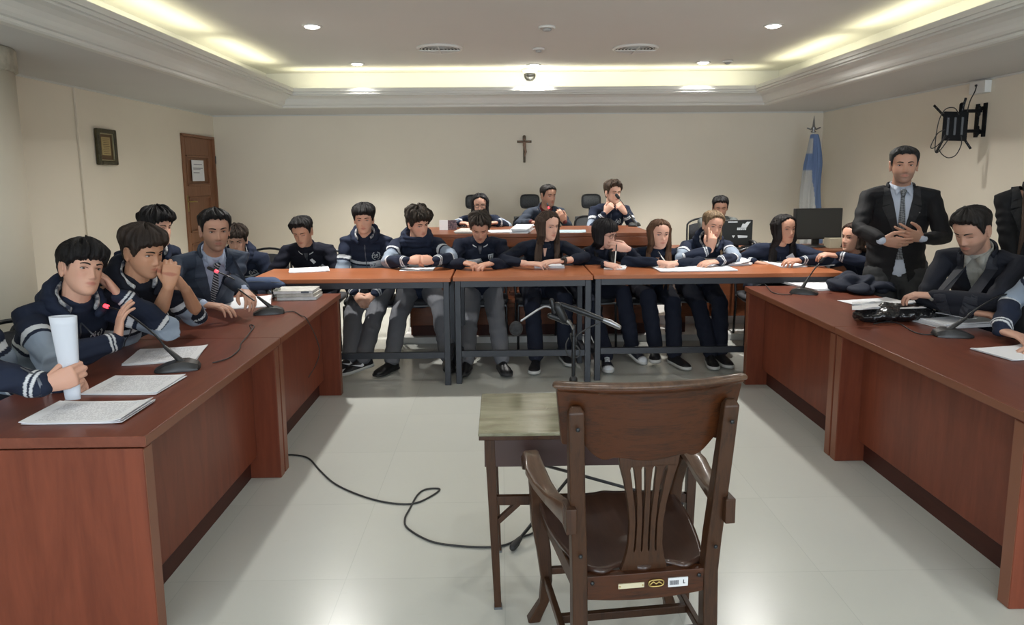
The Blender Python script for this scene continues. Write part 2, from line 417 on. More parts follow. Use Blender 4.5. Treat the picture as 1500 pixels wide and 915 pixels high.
for zz, a, b_ in ((.8, .15, .85), (.62, .1, .9), (.56, .1, .7), (.4, .1, .6)):
    y0, y1 = q.y+.03, q2.y+.04; z = q2.z+(q.z-q2.z)*zz
    g.box(XL-.0065, XL-.0055, y0+(y1-y0)*a, y0+(y1-y0)*b_, z-.004, z+.004)
ob('printed_line', g, mat('ink_grey', (.25, .25, .3), .8), sh)

# framed certificate on the left wall
a = P(141, 187, x=XL+.03); b_ = P(174, 237, x=XL+.03); y0, y1, z0, z1 = a.y, b_.y, b_.z, a.z
z0 = min(P(141, 237, x=XL+.03).z, z0); z0 = a.z-.31; y0, y1 = a.y+.0, a.y+.29
fr = thing('picture_frame', 'small gold certificate in a dark wooden frame on the left wall', 'picture frame', (XL, (y0+y1)/2, z0))
M['frame_dark'] = wood('dark_frame_wood', sr(44, 40, 28), sr(80, 74, 50), (5, 5, 5), .4, 3)
g = G(); x0, x1, w = XL+.001, XL+.04, .038
g.box(x0, x1, y0, y0+w, z0, z1).box(x0, x1, y1-w, y1, z0, z1).box(x0, x1, y0+w, y1-w, z0, z0+w).box(x0, x1, y0+w, y1-w, z1-w, z1)
ob('frame', g, 'frame_dark', fr, bevel=.012)
g = G(); w2 = .046
g.box(x0, x1-.012, y0+w, y0+w2, z0+w, z1-w).box(x0, x1-.012, y1-w2, y1-w, z0+w, z1-w).box(x0, x1-.012, y0+w, y1-w, z0+w, z0+w2).box(x0, x1-.012, y0+w, y1-w, z1-w2, z1-w)
ob('gilt_slip', g, mat('gilt', (.42, .38, .24), .3, .7), fr, bevel=.002)
ob('mount', G().box(x0, x1-.026, y0+w2, y1-w2, z0+w2, z1-w2), mat('umber_mount', sr(98, 76, 48), .6), fr)
g = G().box(x0, x1-.022, y0+.08, y1-.08, z0+.085, z1-.07)
cert = ob('certificate', g, mat('parchment', sr(176, 156, 108), .7), fr)
g = G()
for k in range(9): g.box(x1-.023, x1-.0205, y0+.095+.006*(k % 3), y1-.095-.008*(k % 2), z1-.088-k*.0155, z1-.0845-k*.0155)
ob('handwriting', g, mat('sepia_ink', sr(96, 78, 50), .8), cert)

# ------------------------------------------------------------------ ceiling fittings
def fit(name, label, cat, px, py, group=None):
    p = P(px, py, z=ZU); return thing(name, label, cat, (p.x, p.y, ZU), group=group, own=True)
def downlight(px, py, label, on=True, at=None):
    if at: t = thing('recessed_downlight', label, 'ceiling light', (at[0], at[1], ZU), group='recessed downlights in the raised ceiling', own=True)
    else: t = fit('recessed_downlight', label, 'ceiling light', px, py, 'recessed downlights in the raised ceiling')
    ob('trim_ring', G().rings([[(r*math.cos(2*PI*j/32), r*math.sin(2*PI*j/32), z) for j in range(32)] for r, z in ((.075, 0), (.075, -.006), (.055, -.008), (.052, -.002), (.052, .0))], cap=False, close=True), 'white_plastic', t, smooth=True)
    ob('lamp_face', G().lathe([(.052, -.001), (.048, -.012), (.03, -.018), (.001, -.02)], n=24), 'lamp' if on else 'white_plastic', t, smooth=True)
    if on:
        l = bpy.data.lights.new('spot', 'SPOT'); l.energy = 84 if not at else 6; l.spot_size = R(150 if at or py < 60 else 112); l.spot_blend = .9; l.color = (1, .98, .94); l.shadow_soft_size = .05
        lo = bpy.data.objects.new('lamp_light', l); COL.objects.link(lo); lo.parent = t; lo.location = (0, 0, -.03)
for px, py, lab in ((457, 38, 'lit recessed downlight nearest the left cornice'), (1133, 37, 'lit recessed downlight nearest the right cornice'),
                    (523, 93, 'lit recessed downlight between left air vent and back cornice'), (1030, 91, 'lit recessed downlight behind the right air vent'),
                    (782, 95, 'lit recessed downlight just above the dome camera')): downlight(px, py, lab)
# unseen rows assumed to carry on the grid, added for more overhead light
for yy, w_ in ((3.5, 'over the armchair'), (1.7, 'above the photographer'), (-.1, 'behind the photographer')):
    for xx, s_ in ((-1.4, 'left'), (.33, 'middle'), (2.06, 'right')): downlight(0, 0, 'recessed downlight %s, %s of its row' % (w_, s_), at=(xx, yy))
def spk(px, py, label, r):
    t = fit('smoke_detector', label, 'detector', px, py)
    ob('base_ring', G().lathe([(r, 0), (r, -.012), (r*.86, -.02), (r*.8, -.012), (.001, -.012)], n=32), 'white_plastic', t, smooth=True)
    ob('sensor', G().lathe([(r*.55, -.011), (r*.5, -.03), (r*.3, -.036), (.001, -.036)], n=24), mat('sensor_grey', (.4, .4, .39), .5), t, smooth=True)
spk(801, 39, 'round white detector in the middle of the raised ceiling', .065)
spk(789, 71, 'faint flat round detector between the two air vents', .055)
spk(1066, 89, 'small flat round disc beside the right rear downlight', .05)
def vent(px, py, label):
    t = fit('air_vent', label, 'air vent', px, py, 'round ceiling air vents')
    r = .205
    ob('outer_ring', G().rings([[(q*math.cos(2*PI*j/48), q*math.sin(2*PI*j/48), z) for j in range(48)] for q, z in ((r, 0), (r, -.01), (r-.012, -.022), (r-.03, -.012), (r-.03, 0))], cap=False, close=True), 'white_plastic', t, smooth=True)
    ob('throat', G().lathe([(r-.02, -.002), (r-.02, -.004), (.001, -.004)], n=48), 'black_plastic', t)
    for k in range(5):
        q = .155-k*.03
        ob('diffuser_ring', G().rings([[(w*math.cos(2*PI*j/40), w*math.sin(2*PI*j/40), z) for j in range(40)] for w, z in ((q, -.010), (q+.010, -.012), (q+.010, -.016), (q, -.014))], cap=False, close=True), 'white_plastic', t, smooth=True)
    ob('crossbar', G().box(-.18, .18, -.004, .004, -.028, -.02).box(-.004, .004, -.18, .18, -.028, -.02), 'white_plastic', t)
vent(644, 70, 'round ringed air vent left of the ceiling centre')
vent(931, 70, 'round ringed air vent right of the ceiling centre')
p = P(776, 101, z=ZU)
t = thing('dome_camera', 'small dark dome security camera hanging under the raised ceiling', 'security camera', (p.x, p.y, ZU), own=True)
ob('camera_base', G().lathe([(.085, 0), (.085, -.02), (.075, -.035), (.06, -.05), (.001, -.05)], n=32), 'white_plastic', t, smooth=True)
ob('dome', G().lathe([(.062, -.048), (.064, -.075), (.055, -.1), (.035, -.12), (.001, -.127)], n=32), mat('smoked_dome', (.03, .03, .032), .12), t, smooth=True)

# crucifix
p = P(768, 198, y=YB-.02); q = P(769, 238, y=YB-.02)
cz0, cz1 = q.z, p.z; cxm = p.x
t = thing('crucifix', 'brown wooden crucifix with a pale figure, hung on the back wall', 'crucifix', (cxm, YB, cz0))
hh = cz1-cz0; M['crux'] = wood('crucifix_wood', sr(80, 66, 50), sr(104, 88, 68), (8, 8, 2), .5, 3)
zc = cz0+hh*.77
g = G().box(cxm-.014, cxm+.014, YB-.02, YB, cz0, cz1).box(cxm-.088, cxm+.088, YB-.02, YB, zc-.014, zc+.014)
g.box(cxm-.02, cxm+.02, YB-.022, YB, cz1-.055, cz1-.01)
ob('cross', g, 'crux', t, bevel=.004)
g = G(); yb = YB-.032
g.loft([(cxm, yb, zc-.01), (cxm, yb-.006, zc-.05), (cxm+.006, yb, zc-.085), (cxm+.018, yb-.016, zc-.125), (cxm+.004, yb, zc-.175)], [(.017, .011), (.019, .012), (.015, .011), (.012, .01), (.006, .006)], ref=(1, 0, 0), n=10)
for s in (-1, 1): g.loft([(cxm+s*.012, yb, zc-.012), (cxm+s*.045, yb, zc-.002), (cxm+s*.075, yb+.004, zc+.004)], [.008, .0065, .005], n=8)
g.ball((cxm-.003, yb-.008, zc+.02), (.012, .012, .016), n=10, m=8)
ob('figure', g, mat('figure_bronze', sr(138, 110, 92), .5), t, smooth=True)

# flag on its pole in the right corner
fx, fy = P(1189, 240, y=7.95).x, 7.95
t = thing('flag_stand', 'light blue and white flag furled on a pole in the right corner', 'flag', (fx, fy, 0))
zt = P(1190, 172, y=fy).z
g = G().loft([(fx, fy, .04), (fx, fy, zt-.16)], .014, n=12)
ob('pole', g, 'white_plastic', t, smooth=True)
ob('base', G().lathe([(.17, 0), (.17, .02), (.06, .045), (.022, .1), (.022, .14)], (fx, fy, 0)), 'chrome', t, smooth=True)
g = G().lathe([(.022, -.17), (.03, -.16), (.01, -.14), (.028, -.12), (.014, -.1), (.009, -.04), (.001, .02)], (fx, fy, zt), 14)
g.loft([(fx-.07, fy, zt-.12), (fx-.03, fy, zt-.135), (fx, fy, zt-.125), (fx+.03, fy, zt-.135), (fx+.075, fy, zt-.115)], .008, n=8)
ob('finial', g, 'chrome', t, smooth=True)
# furled cloth: a folded cone of cloth, sky blue with a white middle band showing low on the left
def flag_cloth():
    n, m = 96, 70; z_top, z_bot = zt-.19, .62; V = []; C = []
    for i in range(m+1):
        s = i/m; z = z_top+(z_bot-z_top)*s
        base_r = .035+.042*min(1, s*4)**.7+.035*s
        for j in range(n):
            a = 2*PI*j/n
            r = base_r*(1+.24*math.sin(5*a+2.2*s+.6)+.10*math.sin(11*a-3*s)+.05*math.sin(17*a+5*s))
            x = fx+r*math.cos(a)*1.0+.008*math.sin(9*s); y = fy-.03+r*.62*math.sin(a)
            V.append((x, y, z))
            # white where the band spirals into view at the lower left, plus a sliver at the top left
            left = (x-fx)/max(base_r, .01)
            white = (left < -.25+(s-.33)*1.6 and s > .30) or (left < -.45 and .03 < s < .17)
            C.append((.50, .51, .50, 1) if white else (.16, .235, .42, 1))
    f = [(i*n+j, i*n+(j+1) % n, (i+1)*n+(j+1) % n, (i+1)*n+j) for i in range(m) for j in range(n)]
    return V, f, C
V, f_, C_ = flag_cloth(); g = G().add(V, f_)
fo = ob('flag_cloth', g, 'cloth_col', t, smooth=True); paint(fo.data, C_)
# ------------------------------------------------------------------ the two long side desks
DZ = .71; TH = .035
def desk(label, xf, y0, y1, side, name='desk', near=True, far=True):
    """side=-1: front face looks to +x (left desk); xf = front edge of the top"""
    s = side; xb = xf+s*.70; X = lambda a: xf+s*a
    def bx(g, a, b, ya, yb, z0, z1): return g.box(min(X(a), X(b)), max(X(a), X(b)), ya, yb, z0, z1)
    t = thing(name, label, 'desk', ((xf+xb)/2, (y0+y1)/2, 0), group='long cherry desks along the sides')
    ob('desk_top', bx(G(), -.012, .70, y0, y1, DZ-TH, DZ), 'wood_red_top', t, bevel=.0025)
    ob('top_edge_band', bx(G(), -.0135, -.011, y0+.002, y1-.002, DZ-TH+.004, DZ-.002), 'wood_edge', t)
    ob('shadow_gap_strip', bx(G(), .03, .66, y0+.03, y1-.03, DZ-TH-.018, DZ-TH), 'wood_dark', t)  # dark strip standing in for the shade in the gap under the top
    for a, b in ((y0+.004, y0+.06), (y1-.06, y1-.004)):
        p = ob('end_panel', bx(G(), .0, .66, a, b, 0, DZ-TH-.006), 'wood_red', t, bevel=.003)
        ob('edge_band', bx(G(), -.0015, .0, a+.003, b-.003, .002, DZ-TH-.01), 'wood_edge', p)
    ob('modesty_panel', bx(G(), .115, .135, y0+.06, y1-.06, .115, DZ-TH-.05), 'wood_red', t, bevel=.002)
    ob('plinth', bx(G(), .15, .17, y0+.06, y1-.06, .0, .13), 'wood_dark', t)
    return t
LX, RX = -1.125, 1.745
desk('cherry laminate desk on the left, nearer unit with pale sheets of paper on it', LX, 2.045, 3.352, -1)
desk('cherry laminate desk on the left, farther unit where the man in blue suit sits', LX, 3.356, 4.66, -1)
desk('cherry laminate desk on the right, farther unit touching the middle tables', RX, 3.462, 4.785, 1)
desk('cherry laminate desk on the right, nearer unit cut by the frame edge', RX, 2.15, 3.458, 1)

# ------------------------------------------------------------------ the row of steel-framed tables
TZ = .79; TY0, TY1 = 4.79, 5.37
def table(label, x0, x1, y0):
    y1 = y0+.58
    t = thing('table', label, 'table', ((x0+x1)/2, (y0+y1)/2, 0), group='steel framed tables in a row')
    ob('table_top', G().box(x0, x1, y0, y1, TZ-.03, TZ), 'wood_table', t, bevel=.003)
    w = .042
    for a in (x0+.012, x1-.012-w):
        for b in (y0+.012, y1-.012-w): ob('leg', G().box(a, a+w, b, b+w, 0, TZ-.03), 'table_metal', t, bevel=.003)
    a0, a1 = x0+.012+w, x1-.012-w
    for b in (y0+.012, y1-.012-w): ob('top_rail', G().box(a0, a1, b, b+w*.8, TZ-.03-.045, TZ-.03), 'table_metal', t, bevel=.002)
    for a in (x0+.012, x1-.012-w): ob('side_rail', G().box(a, a+w, y0+.012+w, y1-.012-w, TZ-.075, TZ-.03), 'table_metal', t, bevel=.002)
    for a in (x0+.012, x1-.012-w): ob('side_stretcher', G().box(a, a+w, y0+.012+w, y1-.012-w, .16, .195), 'table_metal', t, bevel=.002)
    ob('footrest_rail', G().box(a0, a1, y0+.018, y0+.018+w*.7, .20, .245), 'table_metal', t, bevel=.002)
    return t
table('steel framed table at the left end, behind the man in the blue suit', -1.80, -.365, 4.79)
table('steel framed table in the middle, in front of the boy reading', -.352, .652, 4.82)
table('steel framed table at the right end, in front of four girls', .664, 2.49, 4.86)

# ------------------------------------------------------------------ platform and judges' bench
PZ = .06
struct('floor_platform', G().box(-.9, 3.9, 6.06, 6.5, 0, PZ).box(-.9, XR, 6.5, YB, 0, .15), 'white_edge', bevel=.004)
BY, BZ = 6.13, .99
t = thing('judges_bench', 'long brown wooden bench with a moulded front where three people sit high', 'bench', (.4, BY+.35, PZ))
bx0, bx1 = -.84, 1.33
ob('bench_top', G().box(bx0-.03, bx1+.03, BY-.03, BY+.88, BZ-.035, BZ), 'wood_bench', t, bevel=.004)
ob('front_panel', G().box(bx0, bx1, BY, BY+.03, PZ+.08, BZ-.035), 'wood_bench', t)
ob('front_moulding', G().box(bx0-.01, bx1+.01, BY-.03, BY, BZ-.12, BZ-.035).box(bx0-.01, bx1+.01, BY-.045, BY, .36, .40).box(bx0-.01, bx1+.01, BY-.03, BY, .32, .36), 'wood_bench', t, bevel=.006)
ob('end_panel', G().box(bx0, bx0+.03, BY+.03, 6.5, PZ, BZ-.035).box(bx0, bx0+.03, 6.5, 7.0, .15, BZ-.035).box(bx1-.03, bx1, BY+.03, 6.5, PZ, BZ-.035).box(bx1-.03, bx1, 6.5, 7.0, .15, BZ-.035), 'wood_bench', t)
ob('plinth', G().box(bx0+.02, bx1-.02, BY-.01, BY+.02, PZ, .155), 'wood_dark', t)
g = G()
for k in range(5):
    a = bx0+.08+k*(bx1-bx0-.12)/5; b = a+(bx1-bx0-.12)/5-.06
    for u, v, z0, z1 in ((a, a+.02, .45, .78), (b-.02, b, .45, .78)): g.box(u, v, BY-.012, BY, z0, z1)
    g.box(a, b, BY-.012, BY, .45, .47).box(a, b, BY-.012, BY, .76, .78)
ob('panel_moulding', g, 'wood_bench', t, bevel=.004)
# lower side desk on the right with the monitors
t = thing('side_desk', 'low brown wooden desk behind the girls, with monitors standing on it', 'desk', (2.6, 6.45, PZ))
ob('desk_top', G().box(1.62, 3.55, 6.12, 6.75, .775, .81), 'wood_bench', t, bevel=.004)
ob('end_panel', G().box(1.65, 1.69, 6.16, 6.7, .15, .775).box(3.47, 3.51, 6.16, 6.7, .15, .775), 'wood_bench', t)
ob('front_panel', G().box(1.69, 3.47, 6.2, 6.22, .2, .775), 'wood_bench', t)
ob('foot_block', G().box(1.65, 1.69, 6.16, 6.49, PZ, .15).box(3.47, 3.51, 6.16, 6.49, PZ, .15), 'wood_dark', t)

# ------------------------------------------------------------------ the witness chair, seen from behind
CA = R(6)
ch = thing('wooden_armchair', 'carved dark oak armchair with slatted back, seen from behind in the foreground', 'chair', (.362, 1.943, 0), CA)
def skew(pts): return pts
# crest rail: bowed in plan, flared outwards to the top, scalloped below
def crest():
    n, m = 60, 26; g = G(); F_, B_ = [], []
    def low(u):      # scalloped lower outline, u in -1..1
        a = abs(u)
        if a < .42: z = .762-.005*math.cos(a/.42*PI)
        elif a < .74: k = (a-.42)/.32; z = .770-.014*math.sin(k*PI)+.026*k**2
        elif a < .80: z = .796+.012*math.sin((a-.74)/.06*PI/2)
        else: z = .800
        return z
    for face in (0, 1):
        for i in range(m+1):
            v = i/m
            for j in range(n+1):
                u = -1+2*j/n; z = low(u)+(.966-low(u))*v
                hw = .226+.024*((z-.76)/.2)
                x = u*hw
                lean = -.018-(z-.76)*.16            # leans back towards the camera
                y = -.215+lean+.045*u*u-(.0 if face else 0)
                th = .011+(.008 if v > .93 else 0)*1
                V = Vector((x, y+(th if face else -th), z+.010*(1-u*u)*0))
                (B_ if face else F_).append(V)
    N = n+1
    def f(o, flip): return [((o+i*N+j, o+(i+1)*N+j, o+(i+1)*N+j+1, o+i*N+j+1) if flip else (o+i*N+j, o+i*N+j+1, o+(i+1)*N+j+1, o+(i+1)*N+j)) for i in range(m) for j in range(n)]
    T = (m+1)*N; fs = f(0, False)+f(T, True)
    for i in range(m):
        fs.append((i*N, (i+1)*N, T+(i+1)*N, T+i*N)); fs.append((i*N+n, T+i*N+n, T+(i+1)*N+n, (i+1)*N+n))
    for j in range(n):
        fs.append((j, T+j, T+j+1, j+1)); fs.append((m*N+j, m*N+j+1, T+m*N+j+1, T+m*N+j))
    g.add(F_+B_, fs); return g
ob('crest_rail', crest(), 'oak', ch, smooth=False, bevel=.003)
g = G(); pts = []; 
for k in range(25):
    u = -1+k/12; pts.append((u*.2515, -.215-.018-.206*.16+.045*u*u-.004, .970))
g.loft(pts, [(.009, .017)]*25, ref=(0, 0, 1), n=14)
ob('crest_cap', g, 'oak_arm', ch, smooth=True)
# rear posts: straight below, flaring out and leaning back above the seat
for s in (-1, 1):
    g = G(); P_ = [(.186, -.235, 0), (.184, -.215, .2), (.184, -.205, .42), (.188, -.212, .52), (.196, -.226, .66), (.202, -.243, .80), (.206, -.256, .905)]
    rings = []
    for k, (x, y, z) in enumerate(P_):
        w, d = .021, (.021 if z < .6 else .021-.007*(z-.6)/.3)
        rings.append([(s*x-w, y-d, z), (s*x+w, y-d, z), (s*x+w, y+d, z), (s*x-w, y+d, z)])
    w, d = .013, .008; x, y, z = P_[-1]; rings.append([(s*x-w, y-d+.006, z+.016), (s*x+w, y-d+.006, z+.016), (s*x+w, y+d, z+.016), (s*x-w, y+d, z+.016)])
    g.rings(rings); po = ob('back_post', g, 'oak_v', ch, bevel=.005)
    g = G()
    for z, y in ((.865, -.268), (.50, -.233)): g.ball((s*(.204 if z > .8 else .187), y-.008, z), (.006, .004, .006), n=8, m=6)
    ob('screw', g, 'black_metal', po, smooth=True)
# pierced splat
def splat():
    g = G(); y = lambda z: -.196-(.028 if z > .76 else .028*((z-.43)/.33) if z > .43 else 0)
    L = [(-.086, .79), (-.080, .74), (-.066, .69), (-.054, .63), (-.047, .57), (-.048, .50), (-.056, .46), (-.066, .425)]
    zs = [.425, .44, .47, .50, .53, .56, .59, .62, .65, .675, .69, .715]
    def half(z):
        for (a, za), (b, zb) in zip(L, L[1:]):
            if zb <= z <= za: return abs(a+(b-a)*(za-z)/(za-zb))
        return .09
    # five upright bars fanning upwards between solid foot and head
    for seg in ((.425, .482), (.735, .79)):
        r = []
        for z in np.linspace(seg[0], seg[1], 5):
            h = half(z); r.append([(-h, y(z)-.008, z), (h, y(z)-.008, z), (h, y(z)+.008, z), (-h, y(z)+.008, z)])
        g.rings(r)
    for k in range(5):
        r = []
        for z in np.linspace(.478, .740, 22):
            h = half(z); c0 = -h+2*h*k/5; c1 = -h+2*h*(k+1)/5
            gap = .0052*(.45+.55*min(1, max(0, (z-.60)/.06))) if .488 < z < .730 else 0
            gap *= 1
            a = c0+(gap if k else 0); b = c1-(gap if k < 4 else 0)
            if k == 4: b = c1
            r.append([(a, y(z)-.008, z), (b, y(z)-.008, z), (b, y(z)+.008, z), (a, y(z)+.008, z)])
        g.rings(r)
    return g
ob('back_splat', splat(), 'oak_v', ch, bevel=.0015)
# seat: scooped board, wider at the front
def seat():
    n, m = 44, 30; N = n+1; g = G(); A = []; Bv = []
    for i in range(m+1):
        v = i/m; y = -.185+.405*v
        hw = .178+.052*math.sin(min(1, v*1.25)*PI/2)
        if v > .88: hw *= 1-.10*((v-.88)/.12)**2
        for j in range(n+1):
            u = -1+2*j/n; x = u*hw
            yy = y+(.018*(1-u*u) if v > .9 else 0)*((v-.9)/.1)
            yy -= .03*(1-v)**6*(math.cos(3*PI*u/1.0)*.5+.5)*.9
            dip = -.016*math.exp(-((abs(u)-.45)/.38)**2)*math.exp(-((v-.42)/.36)**2)+.004*math.exp(-(u/.12)**2)*(v > .3)
            A.append((x, yy, .442+dip)); Bv.append((x*.985, yy+.003, .418))
    T = (m+1)*N
    fs = [(i*N+j, i*N+j+1, (i+1)*N+j+1, (i+1)*N+j) for i in range(m) for j in range(n)]+[(T+i*N+j, T+(i+1)*N+j, T+(i+1)*N+j+1, T+i*N+j+1) for i in range(m) for j in range(n)]
    for i in range(m): fs += [(i*N, (i+1)*N, T+(i+1)*N, T+i*N), (i*N+n, T+i*N+n, T+(i+1)*N+n, (i+1)*N+n)]
    for j in range(n): fs += [(j, T+j, T+j+1, j+1), (m*N+j, m*N+j+1, T+m*N+j+1, T+m*N+j)]
    return g.add(A+Bv, fs)
ob('seat', seat(), 'oak_seat', ch, smooth=True)
# aprons
g = G(); r = []
for k in range(21):
    u = -1+k/10; zb = .362-.012*(1-u*u)
    r.append([(u*.166, -.222, zb), (u*.166, -.196, zb), (u*.166, -.196, .428), (u*.166, -.222, .428)])
g.rings(r); ra = ob('rear_apron', g, 'oak', ch, bevel=.002)
ya = -.2235
g = G().box(-.078, -.006, ya-.0015, ya+.002, .388, .402); pl = ob('blank_plate', g, mat('cream_plate', sr(196, 186, 156), .5), ra); tag(pl, 'narrow cream plate nailed to the rear apron')
g = G(); 
for s in (-1, 1): g.ball((-.042+s*.032, ya-.002, .395), .0022, n=8, m=5)
ob('nail', g, 'brass', pl)
g = G(); ring = [(.028+.021*math.copysign(abs(math.cos(a))**.6, math.cos(a)), ya-.001, .397+.0095*math.copysign(abs(math.sin(a))**.8, math.sin(a))) for a in np.linspace(0, 2*PI, 28, endpoint=False)]
g.loft(ring, .0022, close=True, n=6); g.loft([(.012, ya, .394), (.02, ya, .401), (.028, ya, .394), (.036, ya, .4), (.044, ya, .394)], .002, n=6)
tag(ob('maker_badge', g, 'brass', ra, smooth=True), 'oval brass badge on the rear apron')
g = G().box(.062, .118, ya-.0012, ya+.002, .382, .408); st = ob('inventory_sticker', g, mat('sticker', (.62, .63, .64), .5), ra); tag(st, 'pale inventory sticker with a barcode on the rear apron')
g = G(); xx = .066
for k in range(12):
    w = random.choice((.0008, .0014, .002)); g.box(xx, xx+w, ya-.0016, ya-.001, .388, .401); xx += w+.0008
g.box(.104, .1065, ya-.0016, ya-.001, .390, .401).box(.1065, .110, ya-.0016, ya-.001, .390, .3925)
ob('barcode', g, mat('ink_black', (.04, .04, .05), .7), st)
for x in (-.15, .15): ob('bolt', G().ball((x, ya, .41), (.006, .004, .006), n=10, m=6), 'black_metal', ra, smooth=True)
for s in (-1, 1):
    ob('side_apron', G().bar((s*.185, -.19, .395), (s*.208, .185, .395), .022, .05), 'oak_v', ch, bevel=.002)
ob('front_apron', G().box(-.20, .20, .178, .198, .372, .42), 'oak_v', ch, bevel=.002)
# front legs run up to carry the arms; cabriole with out-turned feet
for s in (-1, 1):
    pts = [(.243, .232, .0), (.235, .222, .025), (.212, .198, .09), (.205, .192, .17), (.213, .20, .27), (.226, .21, .36), (.232, .212, .42), (.240, .205, .48), (.246, .190, .54), (.250, .165, .585)]
    ra_ = [(.021, .023), (.019, .021), (.016, .016), (.018, .018), (.023, .023), (.026, .026), (.023, .026), (.018, .022), (.018, .024), (.022, .028)]
    g = G(); rings = []
    for (x, y, z), (a, b) in zip(pts, ra_): rings.append([(s*x+a*cx, y+b*cy, z) for cx, cy in ((-1, -.8), (-.8, -1), (.8, -1), (1, -.8), (1, .8), (.8, 1), (-.8, 1), (-1, .8))])
    g.rings(rings); ob('front_leg', g, 'oak_v', ch, bevel=.004)
# arms: slope from the post, sweep forward and scroll over at the end
for s in (-1, 1):
    ctr = [(.216, -.225, .612, .016, .030), (.222, -.17, .602, .018, .026), (.236, -.09, .592, .022, .018), (.250, 0, .592, .028, .015), (.258, .08, .602, .031, .014), (.256, .14, .606, .026, .015), (.256, .185, .608, .025, .016), (.256, .212, .594, .024, .016), (.256, .212, .572, .023, .014), (.256, .192, .562, .022, .012)]
    g = G(); rings = []
    P3 = [Vector((s*c[0], c[1], c[2])) for c in ctr]
    for k, c in enumerate(ctr):
        t_ = (P3[min(k+1, len(P3)-1)]-P3[max(k-1, 0)]).normalized(); X = Vector((1, 0, 0)); Y = t_.cross(X).normalized()
        rings.append([P3[k]+X*(c[3]*cx)+Y*(c[4]*cy) for cx, cy in ((-1, -.7), (-.75, -1), (.75, -1), (1, -.7), (1, .7), (.75, 1), (-.75, 1), (-1, .7))])
    g.rings(rings); a_ = ob('arm', g, 'oak_arm', ch, bevel=.003)
    ob('scroll', G().loft([(s*.228, .196, .580), (s*.284, .196, .580)], .023, n=20, caps=0), 'oak_v', a_, bevel=.002)
    ob('arm_block', G().box(s*.216-.014, s*.216+.014, -.262, -.20, .575, .645), 'oak_v', a_, bevel=.003)
# stretchers
for s in (-1, 1): ob('side_stretcher', G().bar((s*.200, -.205, .175), (s*.207, .185, .175), .018, .026), 'oak_v', ch, bevel=.003)
ob('cross_stretcher', G().bar((-.2, -.02, .172), (.2, -.02, .172), .018, .026), 'oak_v', ch, bevel=.003)
ob('front_stretcher', G().bar((-.2, .19, .20), (.2, .19, .20), .016, .024), 'oak_v', ch, bevel=.003)
ob('rear_stretcher', G().bar((-.19, -.2, .23), (.19, -.2, .23), .016, .024), 'oak_v', ch, bevel=.003)

# ------------------------------------------------------------------ the little old table beside it
t = thing('small_table', 'small worn wooden table with a pale scuffed top, tucked beside the armchair', 'table', (.3, 2.39, 0))
sx0, sx1, sy0, sy1, sz = -.085, .69, 2.185, 2.61, .65
def worn():
    m = mat('worn_pale_top', (.4, .4, .3), .22, coat=.3); v = tex(m, 'Object', (1.5, 7, 1))
    r = ramp(m, noise_n(m, v, 2.2, 6, .65, .6), [(.3, sr(92, 89, 68)), (.5, sr(128, 125, 102)), (.72, sr(160, 158, 138))])
    v2 = tex(m, 'Object'); k = ramp(m, noise_n(m, v2, 42, 4, .7), [(.66, (1, 1, 1)), (.76, (.35, .32, .24))])
    mx = nd(m, 'ShaderNodeMix', data_type='RGBA', blend_type='MULTIPLY'); mx.inputs[0].default_value = 1
    lk(m, r.outputs[0], mx.inputs[6]); lk(m, k.outputs[0], mx.inputs[7]); lk(m, mx.outputs[2], bs(m).inputs['Base Color'])
    bump(m, noise_n(m, v, 6, 3), .15, .004); return m
M['worn_top'] = worn()
tp = ob('table_top', G().box(sx0, sx1, sy0, sy1, sz-.012, sz), 'worn_top', t, bevel=.003)
ob('top_edge', G().box(sx0+.002, sx1-.002, sy0+.002, sy1-.002, sz-.026, sz-.012), 'oak_v', tp, bevel=.002)
ob('apron', G().box(sx0+.02, sx1-.02, sy0+.015, sy0+.035, sz-.125, sz-.026).box(sx0+.02, sx1-.02, sy1-.035, sy1-.015, sz-.125, sz-.026).box(sx0+.02, sx0+.04, sy0+.035, sy1-.035, sz-.125, sz-.026).box(sx1-.04, sx1-.02, sy0+.035, sy1-.035, sz-.125, sz-.026), mat('dark_apron', sr(58, 38, 34), .4), t, bevel=.002)
for x, dx in ((sx0+.038, .022), (sx1-.045, -.012)):
    for y in (sy0+.03, sy1-.03):
        lg = ob('leg', G().bar((x, y, sz-.03), (x+dx, y, .0), (.034, .024), (.034, .024), up=(0, 1, 0)), 'oak_v', t, bevel=.002)
        ob('foot_tip', G().bar((x+dx*.985, y, .008), (x+dx, y, 0), .028, .028, up=(0, 1, 0)), 'grey_plastic', lg)
for y in (sy0+.03,):
    st = ob('stretcher', G().bar((sx0+.05, y, .40), (sx1-.05, y, .40), .02, .032), 'oak_v', t, bevel=.002)
    ob('brace', G().bar((sx0+.055, y, .315), (sx0+.135, y, .39), .018, .022, up=(0, 1, 0)), 'oak_v', t, bevel=.002)
ob('brace', G().bar((sx1-.06, sy0+.03, .315), (sx1-.14, sy0+.03, .39), .018, .022, up=(0, 1, 0)), 'oak_v', t, bevel=.002)
